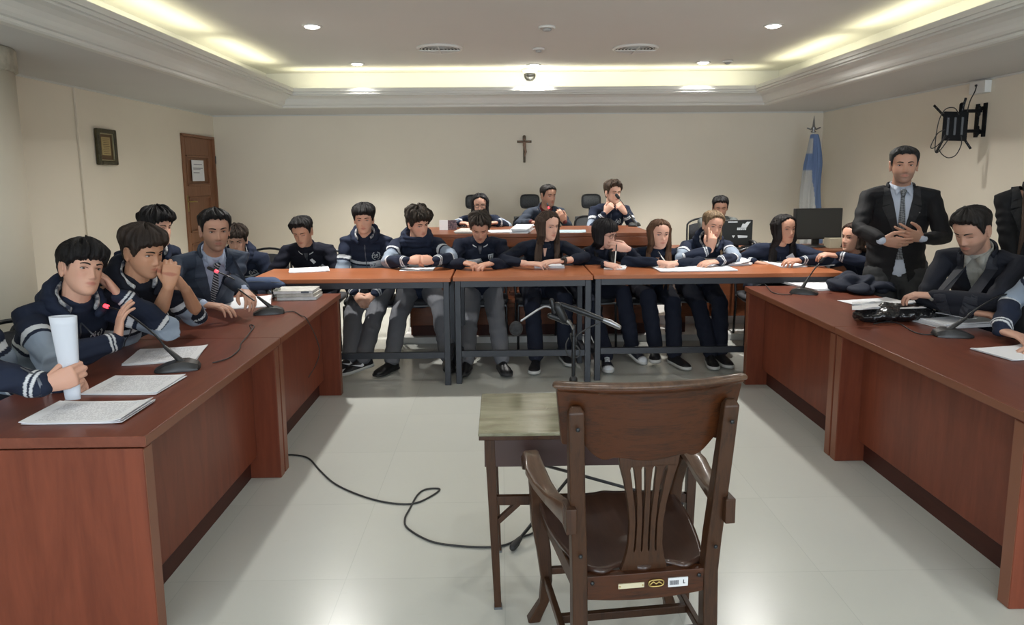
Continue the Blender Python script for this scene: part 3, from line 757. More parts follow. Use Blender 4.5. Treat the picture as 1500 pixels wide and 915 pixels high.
# ------------------------------------------------------------------ people: materials and shape tools
M['skin'] = painted('skin', .55, .35, 160, .12, .002, sss=.12)
M['hair'] = painted('hair', .62, .18, 1, .6, .004, stretch=(150, 150, 22))
M['knit'] = painted('sweatshirt_cloth', .9, .2, 420, .15, .002, wr=11)
M['suiting'] = painted('suit_cloth', .8, .25, 500, .1, .001, wr=7)
M['trouser'] = painted('trouser_cloth', .85, .25, 450, .12, .001, wr=9)
M['leather'] = painted('shoe_leather', .4, .4, 60, .1, .002)
M['lining'] = mottled('printed_hood_lining', (.02, .025, .045), (.55, .55, .54), 38, .85)
M['white_cloth'] = mat('white_cloth', (.62, .64, .66), .8)
M['print_white'] = mat('white_print', (.55, .58, .60), .7)
M['print_pale'] = mat('pale_blue_print', (.34, .42, .50), .7)
M['zip'] = mat('zip_teeth', (.09, .10, .12), .4, .6)
M['lens'] = mat('spectacle_frame', (.01, .01, .01), .3)

_T = np.random.RandomState(3).rand(32, 32, 32)*2-1
def vnoise(p, s=1.0):
    p = np.asarray(p)*s+100.37; i = np.floor(p).astype(int); f = p-i; f = f*f*(3-2*f); i %= 32; j = (i+1) % 32
    def t(a, b, c): return _T[a, b, c]
    x0, y0, z0 = i.T; x1, y1, z1 = j.T; fx, fy, fz = f.T
    c00 = t(x0, y0, z0)*(1-fx)+t(x1, y0, z0)*fx; c10 = t(x0, y1, z0)*(1-fx)+t(x1, y1, z0)*fx
    c01 = t(x0, y0, z1)*(1-fx)+t(x1, y0, z1)*fx; c11 = t(x0, y1, z1)*(1-fx)+t(x1, y1, z1)*fx
    return (c00*(1-fy)+c10*fy)*(1-fz)+(c01*(1-fy)+c11*fy)*fz
def sst(a, b, x): k = np.clip((x-a)/(b-a), 0, 1); return k*k*(3-2*k)
def verts(me): a = np.empty(len(me.vertices)*3); me.vertices.foreach_get('co', a); return a.reshape(-1, 3)
def setv(me, v): me.vertices.foreach_set('co', v.ravel()); me.update()
def norms(me): a = np.empty(len(me.vertices)*3); me.vertices.foreach_get('normal', a); return a.reshape(-1, 3)

def fuse(g, vox, smooth=3, fac=.5):
    """overlapping closed shells become one continuous surface"""
    me = g.mesh('fuse'); fixn(me); o = bpy.data.objects.new('fuse', me); COL.objects.link(o)
    r = o.modifiers.new('r', 'REMESH'); r.mode = 'VOXEL'; r.voxel_size = vox; r.use_smooth_shade = True
    if smooth: s = o.modifiers.new('s', 'SMOOTH'); s.factor = fac; s.iterations = smooth
    dg = bpy.context.evaluated_depsgraph_get(); dg.update()
    n = bpy.data.meshes.new_from_object(o.evaluated_get(dg)); bpy.data.objects.remove(o); bpy.data.meshes.remove(me)
    return n
def put(name, me, mats, parent, smooth=True):
    """link a mesh made in room coordinates under a thing or one of its parts"""
    off = Vector((0, 0, 0)); p = parent
    while p is not None: off += Vector(p.location); p = p.parent
    setv(me, verts(me)-np.array(off)); return link(name, me, mats, parent, smooth)

# --- the head, in its own frame: x to the person's left, y to the back, z up, 23 cm from chin to crown
_HP = np.array([(-.115, 0, .052, -.044), (-.112, .016, .070, -.028), (-.104, .030, .0795, -.008), (-.090, .0435, .0825, .018), (-.068, .0555, .082, .046),
                (-.045, .0630, .0825, .066), (-.02, .0685, .083, .082), (.005, .0725, .0835, .092), (.03, .0755, .088, .097), (.05, .0765, .0865, .098),
                (.07, .0735, .080, .093), (.088, .0640, .068, .081), (.102, .048, .048, .062), (.111, .026, .022, .036), (.115, 0, -.004, .008)])
_HT = np.arccos(np.clip(-_HP[:, 0]/.115, -1, 1))
def _prof(z):
    th = np.arccos(np.clip(-z/.115, -1, 1)); return tuple(np.interp(th, _HT, _HP[:, k]) for k in (1, 2, 3))
def _feat(x, z, nose=1., lips=1.):
    ax = np.abs(x); e = lambda a, b, c, d, amp: amp*np.exp(-((ax-a)/b)**2-((z-c)/d)**2)
    p = np.interp(z, [-.048, -.043, -.037, -.029, -.010, .010, .022], [0, .007, .019, .0195, .011, .003, 0])*nose
    s = np.interp(z, [-.04, -.03, .0, .02], [.0105, .0100, .0070, .0075])
    o = p*np.exp(-(x/s)**2)+e(.0125, .0062, -.037, .006, .0075)
    o += e(.031, .0165, .005, .011, -.0085)+e(.028, .020, .026, .008, .0032)+e(.044, .018, -.022, .020, .0035)
    o += e(0, .026, -.060, .017, .0045)+lips*(e(0, .018, -.0545, .0045, .0032)+e(0, .0150, -.0675, .0050, .0042)+e(0, .023, -.0608, .0022, -.0038))
    o += e(0, .016, -.079, .0055, -.0030)+e(0, .018, -.096, .012, .0045)+e(.052, .012, .03, .02, -.001)
    return o
def face_y(x, z):
    w, f, b = _prof(np.asarray(z, float)); x = np.asarray(x, float); c = (b-f)/2; d = (b+f)/2; s = np.clip(np.abs(x)/np.maximum(w, .001), 0, .999)**(1/.9)
    return c-d*(1-s*s)**.45-_feat(x, z)
def head_grid(n, m):
    th = np.linspace(.02, PI-.02, m)[:, None]; a = (np.arange(n)*2*PI/n)[None, :]
    z = -.115*np.cos(th)+0*a; w, f, b = _prof(z); c = (b-f)/2; d = (b+f)/2; sa, ca = np.sin(a), np.cos(a)
    x = w*np.sign(sa)*np.abs(sa)**.9; y = c-d*np.sign(ca)*np.abs(ca)**.9
    return x, y, z, a+0*z
def grid_faces(n, m): return [(i*n+j, i*n+(j+1) % n, (i+1)*n+(j+1) % n, (i+1)*n+j) for i in range(m-1) for j in range(n)]+[tuple(range(n-1, -1, -1)), tuple((m-1)*n+j for j in range(n))]
def head_shell(g, T, fem=0, wide=1.0):
    n, m = 96, 84; x, y, z, a = head_grid(n, m)
    front = sst(.15, .55, np.cos(a)); y = y-_feat(x, z)*front
    k = 1-.06*fem*sst(-.03, -.09, z); x = x*k*wide
    g.add(T(np.stack([x, y, z], -1).reshape(-1, 3)), grid_faces(n, m))
    for s in (-1, 1):      # ears
        q = G(); q.ball((s*.0765*wide, .012, -.004), (.0085, .0165, .030), Matrix.Rotation(s*-.30, 3, 'Z') @ Matrix.Rotation(.16, 3, 'X'), 14, 10)
        q.ball((s*.0785*wide, .008, -.030), (.006, .008, .009), None, 10, 8)
        pts = [(s*(.081+.004*math.sin(t))*wide, .013-.0165*math.cos(t)*-1, .001+.029*math.sin(t)) for t in np.linspace(-.9, 3.4, 12)]
        q.loft(pts, .0042, n=8)
        for v, f in [(np.concatenate(q.v), q.f)]: g.add(T(v), f)

HAIRLINE = {
    'short': [(0, .074), (35, .070), (52, .052), (62, .020), (72, -.012), (80, -.012), (86, .026), (98, .028), (108, -.004), (125, -.05), (180, -.062)],
    'fringe': [(0, .048), (30, .044), (48, .034), (60, .012), (72, -.012), (80, -.012), (86, .022), (98, .026), (108, -.006), (125, -.055), (180, -.068)],
    'bowl': [(0, .040), (25, .034), (45, .026), (60, .012), (74, .000), (84, .018), (100, .018), (110, -.02), (125, -.065), (180, -.078)],
    'long': [(0, .082), (20, .078), (40, .066), (55, .045), (66, .005), (76, -.05), (90, -.09), (180, -.11)],
    'longfringe': [(0, .036), (22, .032), (40, .028), (55, .015), (66, -.02), (76, -.06), (90, -.09), (180, -.11)],
    'tied': [(0, .078), (25, .072), (45, .052), (60, .018), (72, -.004), (82, -.006), (90, .02), (100, .01), (115, -.05), (180, -.07)],
}
def hair_cap(T, line, top=.022, side=.008, col=(.015, .012, .010), messy=.4, lift=0, seed=0, part=None, col2=None):
    n, m = 168, 120; x, y, z, a = head_grid(n, m); az = np.degrees(np.arctan2(np.abs(x), -y))
    P3 = np.stack([x, y, z], -1).reshape(-1, 3); c = np.array([0, .006, .018]); nn = P3-c; nn /= np.linalg.norm(nn, axis=1)[:, None]
    az, zf, af = az.ravel(), z.ravel(), a.ravel()
    L = HAIRLINE[line] if isinstance(line, str) else line
    zl = np.interp(az, [q[0] for q in L], [q[1] for q in L])
    jit = (vnoise(np.stack([np.sin(af)*9+seed, np.cos(af)*9, af*0], -1))*.009+vnoise(np.stack([np.sin(af)*26+seed, np.cos(af)*26, af*0], -1))*.006)*(.4+messy)
    mk = sst(0, .016, zf-zl+jit)
    up = sst(.01, .085, zf); th = side+(top-side)*up
    fr = sst(60, 20, az)*sst(.03, .07, zf)*lift; th = th+fr
    # locks: ridges running from the crown down
    sw = vnoise(P3*np.array([14, 14, 9])+seed)*1.4
    ridge = vnoise(np.stack([np.cos(af)*5+sw, np.sin(af)*5+sw, zf*10+seed], -1), 1.7)+.5*vnoise(np.stack([np.cos(af)*16+sw, np.sin(af)*16, zf*16+seed], -1), 1.4)
    th = th*(1+(.12+messy*.6)*ridge)+messy*.004*vnoise(P3*70+seed)
    if part is not None:   # a parting line from the forehead to the crown
        th = th-.007*np.exp(-((P3[:, 0]-part)/.006)**2)*sst(.05, .08, zf)*(P3[:, 1] < .05)
    off = -.007+(np.maximum(th, .003)+.007)*mk
    V = P3+nn*off[:, None]
    g = G().add(T(V), grid_faces(n, m)); me = g.mesh('hair'); fixn(me)
    col = np.array(col); k = .55+.75*sst(-1, 1, ridge)
    C = col[None, :]*k[:, None]
    if col2 is not None:
        w = sst(-.2, .9, vnoise(np.stack([np.cos(af)*18, np.sin(af)*18, zf*6], -1)))[:, None]; C = C*(1-w)+np.array(col2)[None]*w
    return me, C

def long_locks(g, T, body, length, col_n, start=58, frontal=.5, seed=1, thick=.019, side=(1, 1), out=.0):
    """locks falling from the head, over the shoulders; body = (N, X, B, U) frame of the trunk"""
    N, X, B, U = body; rs = np.random.RandomState(seed)
    for s in (-1, 1):
        if not side[0 if s < 0 else 1]: continue
        for k in range(col_n):
            az = start+(178-start)*k/(col_n-1)+rs.uniform(-4, 4); r = R(az); pts = []; rad = []
            for zz in (.075, .045, .01, -.03, -.07):
                w, f, b = _prof(np.array(zz)); c = (b-f)/2; d = (b+f)/2; gr = 1.12+.10*sst(.03, -.07, np.array(zz))
                q = np.array([[s*max(w, .066)*math.sin(r)*gr, c-d*math.cos(r)*gr if az > 90 else (c-d*math.cos(r)*gr)*.8, zz]])
                if zz < .0 and az < 95: q[0, 0] = s*max(abs(q[0, 0]), .072)
                pts.append(Vector(T(q)[0])); rad.append((thick*1.05, thick*.62) if zz < .07 else (thick*.6, thick*.4))
            last = pts[-1]; rel = last-N; L = length*rs.uniform(.82, 1.05)
            fwd = (az < 62+60*frontal)
            tx = s*(.10+.02*rs.rand()+out); 
            for i in range(1, 6):
                t = i/5; down = last.z-L*t
                if fwd: y = -(.06+.115*min(1, t*1.8)+.012*rs.rand()); xx = s*(abs(rel.dot(X))*(1-t)*.9+(.075+.030*math.sin(az))*t+.012)
                else: y = (.10+.045*min(1, t*2)); xx = s*(abs(rel.dot(X))*(1-.35*t))
                y0 = rel.dot(B); yy = y0+(y-y0)*min(1, t*1.5)
                q = N+X*xx+B*yy; q.z = down
                hs = (N.z-down)   # lean of the trunk carries the hair with it
                q += B*0; q += (-(U.xy.to_3d()))*max(0, hs)*.62
                pts.append(q); w_ = (1-.75*t**3); rad.append((thick*1.05*w_, thick*.6*w_))
            g.loft(pts, rad, ref=tuple(X*math.cos(r)+B*math.sin(r)*s*-1) if False else None, n=8, caps=2)

# --- hands: a palm, four unequal fingers bent at the knuckles, and a thumb from the side of the palm
def add_hand(g, W, f, n, side, curl=(.35, .35, .4, .45), thumb=.4, spread=.10, s=1.0, bend=None):
    W = Vector(W); f = Vector(f).normalized(); n = Vector(n); n = (n-f*n.dot(f)).normalized(); t = f.cross(n)*(-side)
    g.loft([W-f*.012*s, W+f*.022*s, W+f*.055*s, W+f*.083*s], [(.026*s, .019*s), (.034*s, .0175*s), (.040*s, .0155*s), (.037*s, .0115*s)], ref=tuple(t), n=14)
    Lf = [(.042, .025, .021), (.046, .029, .022), (.042, .027, .021), (.033, .021, .019)]
    for i in range(4):
        K = W+f*((.080, .084, .080, .072)[i]*s)+t*((.0295, .0100, -.0100, -.0285)[i]*s)
        lat = (spread*(1.2, .35, -.5, -1.4)[i]); a = 0; pts = [K-f*.014*s, K]; fd = (f+t*lat).normalized()
        c = curl[i] if isinstance(curl, (tuple, list)) else curl
        for j, (L, kk) in enumerate(zip(Lf[i], (1.0, 1.35, .85))):
            a += c*kk; pts.append(pts[-1]+(fd*math.cos(a)+n*math.sin(a))*L*s)
        r0 = (.0096, .0099, .0093, .0083)[i]*s; g.loft(pts, [r0*1.02, r0*1.05, r0*.97, r0*.88, r0*.74], n=10)
    B0 = W+f*.014*s+t*.022*s+n*.004*s
    d1 = (f*.60+t*(.78-.45*thumb)+n*(.12+.55*thumb)).normalized(); d2 = (f*.86+t*(.42-.60*thumb)+n*(.08+.65*thumb)).normalized(); d3 = (f*.95+t*(.22-.70*thumb)+n*(.05+.65*thumb)).normalized()
    p1 = B0+d1*.045*s; p2 = p1+d2*.033*s; p3 = p2+d3*.025*s
    g.loft([B0, p1, p2, p3], [.0150*s, .0122*s, .0108*s, .0085*s], n=10)
def ik(a, b, l1, l2, pole):
    a, b = Vector(a), Vector(b); d = b-a; L = d.length
    if L > (l1+l2)*.998: b = a+d.normalized()*(l1+l2)*.998; d = b-a; L = d.length
    if L < abs(l1-l2)*1.05+.02: L = abs(l1-l2)*1.05+.02
    x = (l1*l1-l2*l2+L*L)/(2*L); h = math.sqrt(max(0, l1*l1-x*x)); u = d.normalized(); p = Vector(pole); p = (p-u*p.dot(u)).normalized()
    return a+u*x+p*h, b
def seg_t(v, a, b):
    a, b = np.array(a), np.array(b); d = b-a; t = np.clip(((v-a)@d)/(d@d), 0, 1); return t, np.linalg.norm(v-(a+t[:, None]*d), axis=1)
def folds(v, nrm, amp, wl, seed=0, dirv=(0, 0, 1)):
    """soft creases in cloth"""
    w = vnoise(v*5+seed)*1.6+vnoise(v*11+seed)*.6; d = np.array(dirv)
    h = np.sin((v@d)*2*PI/wl+w*3.2)*.6+vnoise(v*14+seed*3)*.8
    return v+nrm*(amp*h)[:, None]

NAVY = (.0155, .021, .040); WHITE = (.56, .58, .60); PALE = (.25, .30, .37); GREY = (.095, .10, .115)
def shoe(parent, ankle, fd, col=(.02, .02, .022), sole=(.5, .5, .48), pitch=0, style='trainer', toe=None):
    """a shoe pointing along fd (flat), ankle = ankle joint"""
    A = Vector(ankle); fd = Vector(fd); fd.z = 0; fd.normalize(); X = Vector((0, 0, 1)).cross(fd)*-1
    rot = Matrix.Rotation(pitch, 3, X); D = rot @ fd; U = rot @ Vector((0, 0, 1))
    O = A-U*.085
    def pt(x, y, z): return O+X*x+D*y+U*z
    # upper sections (along the foot): y, half-width, top height
    secs = [(-.062, .018, .052), (-.055, .028, .075), (-.03, .034, .092), (.0, .036, .096), (.035, .038, .086), (.075, .042, .068), (.115, .046, .055), (.15, .046, .046), (.178, .038, .038), (.195, .022, .026), (.20, .010, .016)]
    g = G(); rings = []
    for y, w, h in secs:
        r = []
        for j in range(18):
            a = 2*PI*j/18; c, s_ = math.cos(a), math.sin(a)
            zz = .012+(h-.012)*(max(0, s_)**.8) if s_ > 0 else .012+.004*s_
            r.append(pt(w*math.copysign(abs(c)**.75, c)*(1-.35*max(0, s_)**2 if h > .06 else 1), y, zz))
        rings.append(r)
    g.rings(rings); me = g.mesh('shoe'); fixn(me); paint(me, np.tile(np.array(col), (len(me.vertices), 1)))
    sh = put('shoe', me, 'leather', parent)
    g = G(); rings = []
    for y, w, h in [(-.066, .014, 0), (-.060, .029, 0), (-.03, .037, 0), (.03, .039, 0), (.08, .045, 0), (.12, .049, 0), (.155, .048, 0), (.185, .039, 0), (.203, .022, 0), (.208, .008, 0)]:
        th = .022 if style != 'dress' else .012
        rings.append([pt(-w, y, 0.0), pt(w, y, 0.0), pt(w*1.02, y, th), pt(-w*1.02, y, th)])
    g.rings(rings); me = g.mesh('sole'); fixn(me); put('sole', me, mat('sole_rubber', sole, .6), sh)
    if style == 'canvas':
        g = G()
        for k in range(6):
            y = .03+k*.014; z = .088-.0053*k*1.1+.002
            g.loft([pt(-.018, y, z), pt(0, y+.004, z+.006), pt(.018, y, z)], .0032, n=6)
        g.loft([pt(0, .028, .098), pt(.02, .02, .098), pt(.03, .03, .09)], .003, n=6)
        me = g.mesh('laces'); put('laces', me, 'white_cloth', sh)
        g = G(); rings = []
        for y, w, h in [(.150, .0475, .040), (.178, .0395, .040), (.197, .0235, .029), (.203, .010, .018)]:
            r = []
            for j in range(12):
                a = PI*j/11; r.append(pt(w*math.cos(a), y, .010+h*math.sin(a)**.8))
            rings.append(r)
        g.rings(rings); me = g.mesh('toe_cap'); fixn(me); put('toe_cap', me, 'white_cloth', sh)
    if style == 'swoosh':
        g = G(); s_ = 1
        P2 = [(.10, .030), (.07, .028), (.035, .040), (-.005, .066), (.03, .052), (.06, .046), (.10, .052)]
        pl = [(.115, .058), (.06, .036), (.035, .034), (.030, .048), (.038, .058), (.040, .050), (.050, .046)]
        V = []
        for y, z in [(.118, .062), (.058, .036), (.040, .031), (.026, .034), (.024, .044), (.034, .058), (.036, .050), (.044, .046)]: V.append((y, z))
        for sx in (-1, 1):
            pts = [pt(sx*(.0415-.016*max(0, (z-.03)/.04)), y, z) for y, z in V]
            n_ = X*(sx*.004); q = [p+n_ for p in pts]; N_ = len(V)
            g.add([tuple(p) for p in q+pts], [tuple(range(N_)), tuple(range(2*N_-1, N_-1, -1))]+[(i, (i+1) % N_, N_+(i+1) % N_, N_+i) for i in range(N_)])
        me = g.mesh('side_mark'); put('side_mark', me, 'white_cloth', sh, False)
    return sh

def project(bvh, pts, fwd, off):
    """lay points given in front of the chest on to the cloth, off above it"""
    out = []
    for p in pts:
        h = bvh.ray_cast(Vector(p)+fwd*.5, -fwd, 1.2)
        out.append((h[0]+fwd*off) if h[0] is not None else Vector(p))
    return out
def strip_mesh(name, bvh, fr, lines, off, mats, parent, th=.0015, sub=10):
    """lines: list of quads [(u,v)x4] in the chest frame, subdivided and laid on the cloth"""
    C0, X, U, Fw = fr; g = G()
    for quad in lines:
        a, b, c, d = [np.array(q) for q in quad]; V = []
        for i in range(sub+1):
            for j in range(3):
                s, t = i/sub, j/2; q = (a*(1-t)+b*t)*(1-s)+(d*(1-t)+c*t)*s; V.append(C0+X*q[0]+U*q[1])
        F_ = project(bvh, V, Fw, off); Bk = [p-Fw*(off+.004) for p in F_]; n = len(F_)
        fs = []
        for i in range(sub):
            for j in range(2): k = i*3+j; fs += [(k, k+1, k+4, k+3), (n+k, n+k+3, n+k+4, n+k+1)]
            fs += [(i*3, i*3+3, n+i*3+3, n+i*3), (i*3+2, n+i*3+2, n+i*3+5, i*3+5)]
        e = sub*3; fs += [(0, n, n+1, 1), (1, n+1, n+2, 2), (e, e+1, n+e+1, n+e), (e+1, e+2, n+e+2, n+e+1)]
        g.add([tuple(p) for p in F_+Bk], fs)
    me = g.mesh(name); fixn(me); return put(name, me, mats, parent, False)
def text_tris(body, size, bold=0.0, outline=0):
    c = bpy.data.curves.new('t', 'FONT'); c.body = body; c.size = size; c.align_x = 'CENTER'; c.align_y = 'CENTER'; c.resolution_u = 3; c.offset = bold
    o = bpy.data.objects.new('t', c); COL.objects.link(o); dg = bpy.context.evaluated_depsgraph_get(); dg.update()
    me = bpy.data.meshes.new_from_object(o.evaluated_get(dg)); bpy.data.objects.remove(o)
    v = verts(me); f = [tuple(p.vertices) for p in me.polygons]; bpy.data.meshes.remove(me); return v, f
def print_text(name, bvh, fr, body, size, at, off, mats, parent, bold=0.0, sx=1.0):
    v, f = text_tris(body, size, bold); C0, X, U, Fw = fr
    P_ = project(bvh, [C0+X*(at[0]+q[0]*sx)+U*(at[1]+q[1]) for q in v], Fw, off)
    g = G().add([tuple(p) for p in P_], f); me = g.mesh(name); return put(name, me, mats, parent, False)
def laurel(bvh, fr, at, r, off, parent, mats='print_white', number='25'):
    C0, X, U, Fw = fr; g = G()
    for s in (-1, 1):
        for k in range(7):
            a = -1.25+2.2*k/6; cx, cy = at[0]+s*r*math.cos(a), at[1]+r*1.15*math.sin(a)
            ta = a+PI/2; L, w = r*.26, r*.10
            for da in (.55, -.55):
                tx, ty = s*math.cos(ta+da), math.sin(ta+da)
                q = [(cx, cy), (cx+tx*L*.5-ty*w, cy+ty*L*.5+tx*w), (cx+tx*L, cy+ty*L), (cx+tx*L*.5+ty*w, cy+ty*L*.5-tx*w)]
                g.add([tuple(p) for p in project(bvh, [C0+X*a_+U*b_ for a_, b_ in q], Fw, off)], [(0, 1, 2, 3)])
        arc = [(at[0]+s*r*math.cos(a), at[1]+r*1.15*math.sin(a)) for a in np.linspace(-1.35, 1.0, 12)]
        for (x0, y0), (x1, y1) in zip(arc, arc[1:]):
            d = .0016*(r/.03); g.add([tuple(p) for p in project(bvh, [C0+X*a_+U*b_ for a_, b_ in ((x0-d, y0), (x0+d, y0), (x1+d, y1), (x1-d, y1))], Fw, off)], [(0, 1, 2, 3)])
    me = g.mesh('laurel_badge'); o = put('laurel_badge', me, mats, parent, False)
    if number: print_text('number', bvh, fr, number, r*1.25, at, off, mats, o, bold=r*.03)
    return o
# ------------------------------------------------------------------ one person
def A3(p): return np.array(p)
def person(label, head, yaw=0, pitch=0, roll=0, byaw=None, skin=(.50, .30, .205), hair=None, style='hoodie', col=NAVY, hand_l=None, hand_r=None,
           seat=True, legs='navy', ank_l=None, ank_r=None, shoes='trainer', vox=.005, s=1.0, hip=None, blush=0, stubble=0, eyes='open', brow=(.012, .010, .008),
           fem=0, sleeve_end=.97, bulk=1.0, hood=True, chest=True, group=None, extra=None, neck_fwd=.02, N=None, shrug=0, tuck=.42, glasses=False, floor_z=0.0, hooded=False, hipz=.535, wide=1.0, mood=0, shw=.185, bands=True, hs=None, sole=(.5, .5, .48), torso_w=1.0):
    hs = hs or s*.97
    byaw = yaw*.5 if byaw is None else byaw
    Hc = Vector(head); Mh = (Matrix.Rotation(R(yaw), 3, 'Z') @ Matrix.Rotation(R(pitch), 3, 'X') @ Matrix.Rotation(R(roll), 3, 'Y'))
    Mn = np.array(Mh)*hs
    def T(v): return np.asarray(v)@Mn.T+A3(Hc)
    Mb = Matrix.Rotation(R(byaw), 3, 'Z'); X = Mb @ Vector((1, 0, 0)); Bk = Mb @ Vector((0, 1, 0)); Z = Vector((0, 0, 1))
    if N is None: N = Hc+Mh @ Vector((0, .035, -.075))*s+Vector((0, 0, -.075*s))+Bk*(neck_fwd*s)
    N = Vector(N); dz = N.z-hipz-floor_z; TL = .52*s
    if hip is None:
        if seat: back = math.sqrt(max(0, TL*TL-dz*dz)) if dz < TL else 0; back = min(back, .34); hip = N+Bk*back; hip.z = hipz+floor_z
        else: hip = N+Bk*.0; hip.z = N.z-.56*s
    hip = Vector(hip); U = (N-hip).normalized(); B = U.cross(X).normalized(); Xb = X
    root = thing('person', label, 'person', (hip.x, hip.y, floor_z), group=group)
    def sp(t, back=0): return hip+(N-hip)*t+B*(.035*math.sin(PI*t)*s+back)
    # joints
    Lu, Lf = .285*s, .255*s; J = {}
    for nm, sd, h in (('l', 1, hand_l), ('r', -1, hand_r)):
        S = N+X*(sd*(shw-.02)*s)-U*(.052-shrug)*s+B*.012
        h = h or {}
        W = Vector(h['w']) if 'w' in h else S+X*(sd*.02)-Z*.50*s-B*.02
        pole = Vector(h.get('pole', X*sd*.8-Z*.7+B*.45))
        E, W = ik(S, W, Lu, Lf, pole)
        if 'e' in h:
            E, W = ik(S, W, Lu, Lf, Vector(h['e'])-(S+W)*.5)
            if E.z < h['e'][2]-.03: E.z = h['e'][2]-.03
        J[nm] = (S, E, W, h)
    # ---- the body: one continuous skin
    g = G(); head_shell(g, T, fem, wide)
    jaw = Vector(T(np.array([[0, .022, -.045]]))[0]); sk = Vector(T(np.array([[0, .035, -.01]]))[0])
    nr = .056*s if not fem else .047*s
    g.loft([N-U*.03, N+U*.02, (N+U*.02)*.5+jaw*.5, jaw, sk], [nr*1.02, nr*.98, nr*.96, nr*.98, nr*.95], n=18)
    g.loft([sp(.0), sp(.25), sp(.5), sp(.75), sp(.93), sp(1.0)], [(.145*s, .10*s), (.125*s, .088*s), (.135*s, .092*s), (.150*s, .10*s), (.10*s, .065*s), (.05*s, .045*s)], ref=tuple(X), n=20)
    for nm, sd in (('l', 1), ('r', -1)):
        S, E, W, h = J[nm]
        g.loft([N-U*.02+B*.01, S, S*.6+E*.4, E, E*.6+W*.4, W], [.040*s, .038*s, .031*s, (.030 if h.get('end', 1) < .5 else .022)*s, (.036 if h.get('end', 1) < .5 else .027)*s, .0245*s], n=12)
        fdir = Vector(h['f']) if 'f' in h else (W-E).normalized(); ndir = Vector(h['n']) if 'n' in h else Vector((0, 0, -1)) if abs(fdir.z) < .8 else -X*sd
        add_hand(g, W+fdir.normalized()*.012*s, fdir, ndir, sd, h.get('curl', (.3, .32, .36, .42)), h.get('thumb', .4), h.get('spread', .08), s*h.get('hs', .98))
    # legs
    LG = {}
    for nm, sd, an in (('l', 1, ank_l), ('r', -1, ank_r)):
        hp = hip+X*(sd*.085*s)
        if seat:
            if an is None: an = hip+X*(sd*.11)-Bk*tuck*s; an.z = .095+floor_z
            K, An = ik(hp, an, .43*s, .42*s, -Bk*.6+Z*.9+X*sd*.12)
        else:
            if an is None: an = hip+X*(sd*.11); an.z = .09+floor_z
            K, An = ik(hp, an, .44*s, .44*s, -Bk)
        LG[nm] = (hp, K, An); g.loft([hp, hp*.5+K*.5, K, K*.5+An*.5, An], [.07*s, .062*s, .048*s, .045*s, .033*s], n=12)
    body = fuse(g, vox, 2, .45); v = verts(body)
    # skin colours: lips, cheeks, stubble, shaved sides, all fixed to the face
    loc = (v-A3(Hc))@np.linalg.inv(Mn).T; x, y, z = loc.T; sk_ = np.array(skin); C = np.tile(sk_, (len(v), 1))
    C *= (1+.06*vnoise(v*30))[:, None]
    fr = sst(-.045, -.07, y)*(np.abs(z) < .13)*(np.abs(x) < .07)
    lip = fr*np.clip(1.4-((x/.0235)**2+((z+.0608)/(.0092-.10*np.abs(x)))**2), 0, 1)
    ck = fr*np.exp(-((np.abs(x)-.043)/.018)**2-((z+.025)/.02)**2)*(.25+blush)+.35*fr*np.exp(-(x/.012)**2-((z+.033)/.012)**2)
    C = C*(1-lip[:, None]*.75)+(sk_*np.array([.72, .42, .45]))*lip[:, None]*.75
    C = C*(1-.35*ck[:, None])+(sk_*np.array([.98, .62, .60]))*.35*ck[:, None]
    sock = fr*np.exp(-((np.abs(x)-.031)/.015)**2-((z-.004)/.009)**2)*.22; C *= (1-sock[:, None]*np.array([.6, .9, .9]))
    hc = np.array(hair['col']) if hair else np.array((.02, .015, .012))
    if stubble:
        m_ = sst(.02, -.02, y)*sst(-.030, -.055, z)*(np.abs(z) < .13)*(1-.9*np.clip(lip*2, 0, 1)); m_ = m_+fr*np.exp(-(x/.020)**2-((z+.048)/.004)**2)*.8
        m_ = np.clip(m_, 0, 1)*stubble*(z < -.02)*(np.linalg.norm(loc, axis=1) < .14); C = C*(1-m_[:, None])+(hc*1.3+.01)*m_[:, None]
    if hair and hair.get('fade', .7):
        L = HAIRLINE['short']; az = np.degrees(np.arctan2(np.abs(x), -y)); zl = np.interp(az, [q[0] for q in L], [q[1] for q in L])
        m_ = sst(-.006, .012, z-zl)*(np.linalg.norm(loc, axis=1) < .14)*(np.abs(x) < .0785)*hair.get('fade', .7); C = C*(1-m_[:, None])+hc*1.2*m_[:, None]
    paint(body, C); bd = put('body', body, 'skin', root)
    # eyes, brows
    for sd in (-1, 1):
        ex, ez = sd*.0305, .004; ey = float(face_y(ex, ez)); q = G()
        op = {'open': .0058, 'down': .0036, 'half': .0045}[eyes]
        n_, m_ = 20, 14; c = np.array([ex, ey+.0065, ez-(.001 if eyes != 'open' else 0)])
        V = []; 
        for i in range(m_):
            th = .05+(PI-.1)*i/(m_-1)
            for j in range(n_): V.append((math.sin(th)*math.cos(2*PI*j/n_), -math.cos(th), math.sin(th)*math.sin(2*PI*j/n_)))
        V = np.array(V); W_ = V*np.array([.0140, .0105, op])+c
        q.add(T(W_), [(i*n_+j, i*n_+(j+1) % n_, (i+1)*n_+(j+1) % n_, (i+1)*n_+j) for i in range(m_-1) for j in range(n_)]+[tuple(range(n_)), tuple((m_-1)*n_+j for j in range(n_))])
        me = q.mesh('eye'); fixn(me); d = np.hypot(V[:, 0]*.0140, V[:, 2]*op); iris = (V[:, 1] < 0)&(d < .0066)
        Cc = np.where(iris[:, None], np.array([.020, .012, .008]), np.array([.42, .38, .36])) if eyes != 'down' else np.tile(sk_*.62, (len(V), 1))
        paint(me, Cc); put('eye', me, 'skin', bd)
        q = G(); pts = []; rr = []
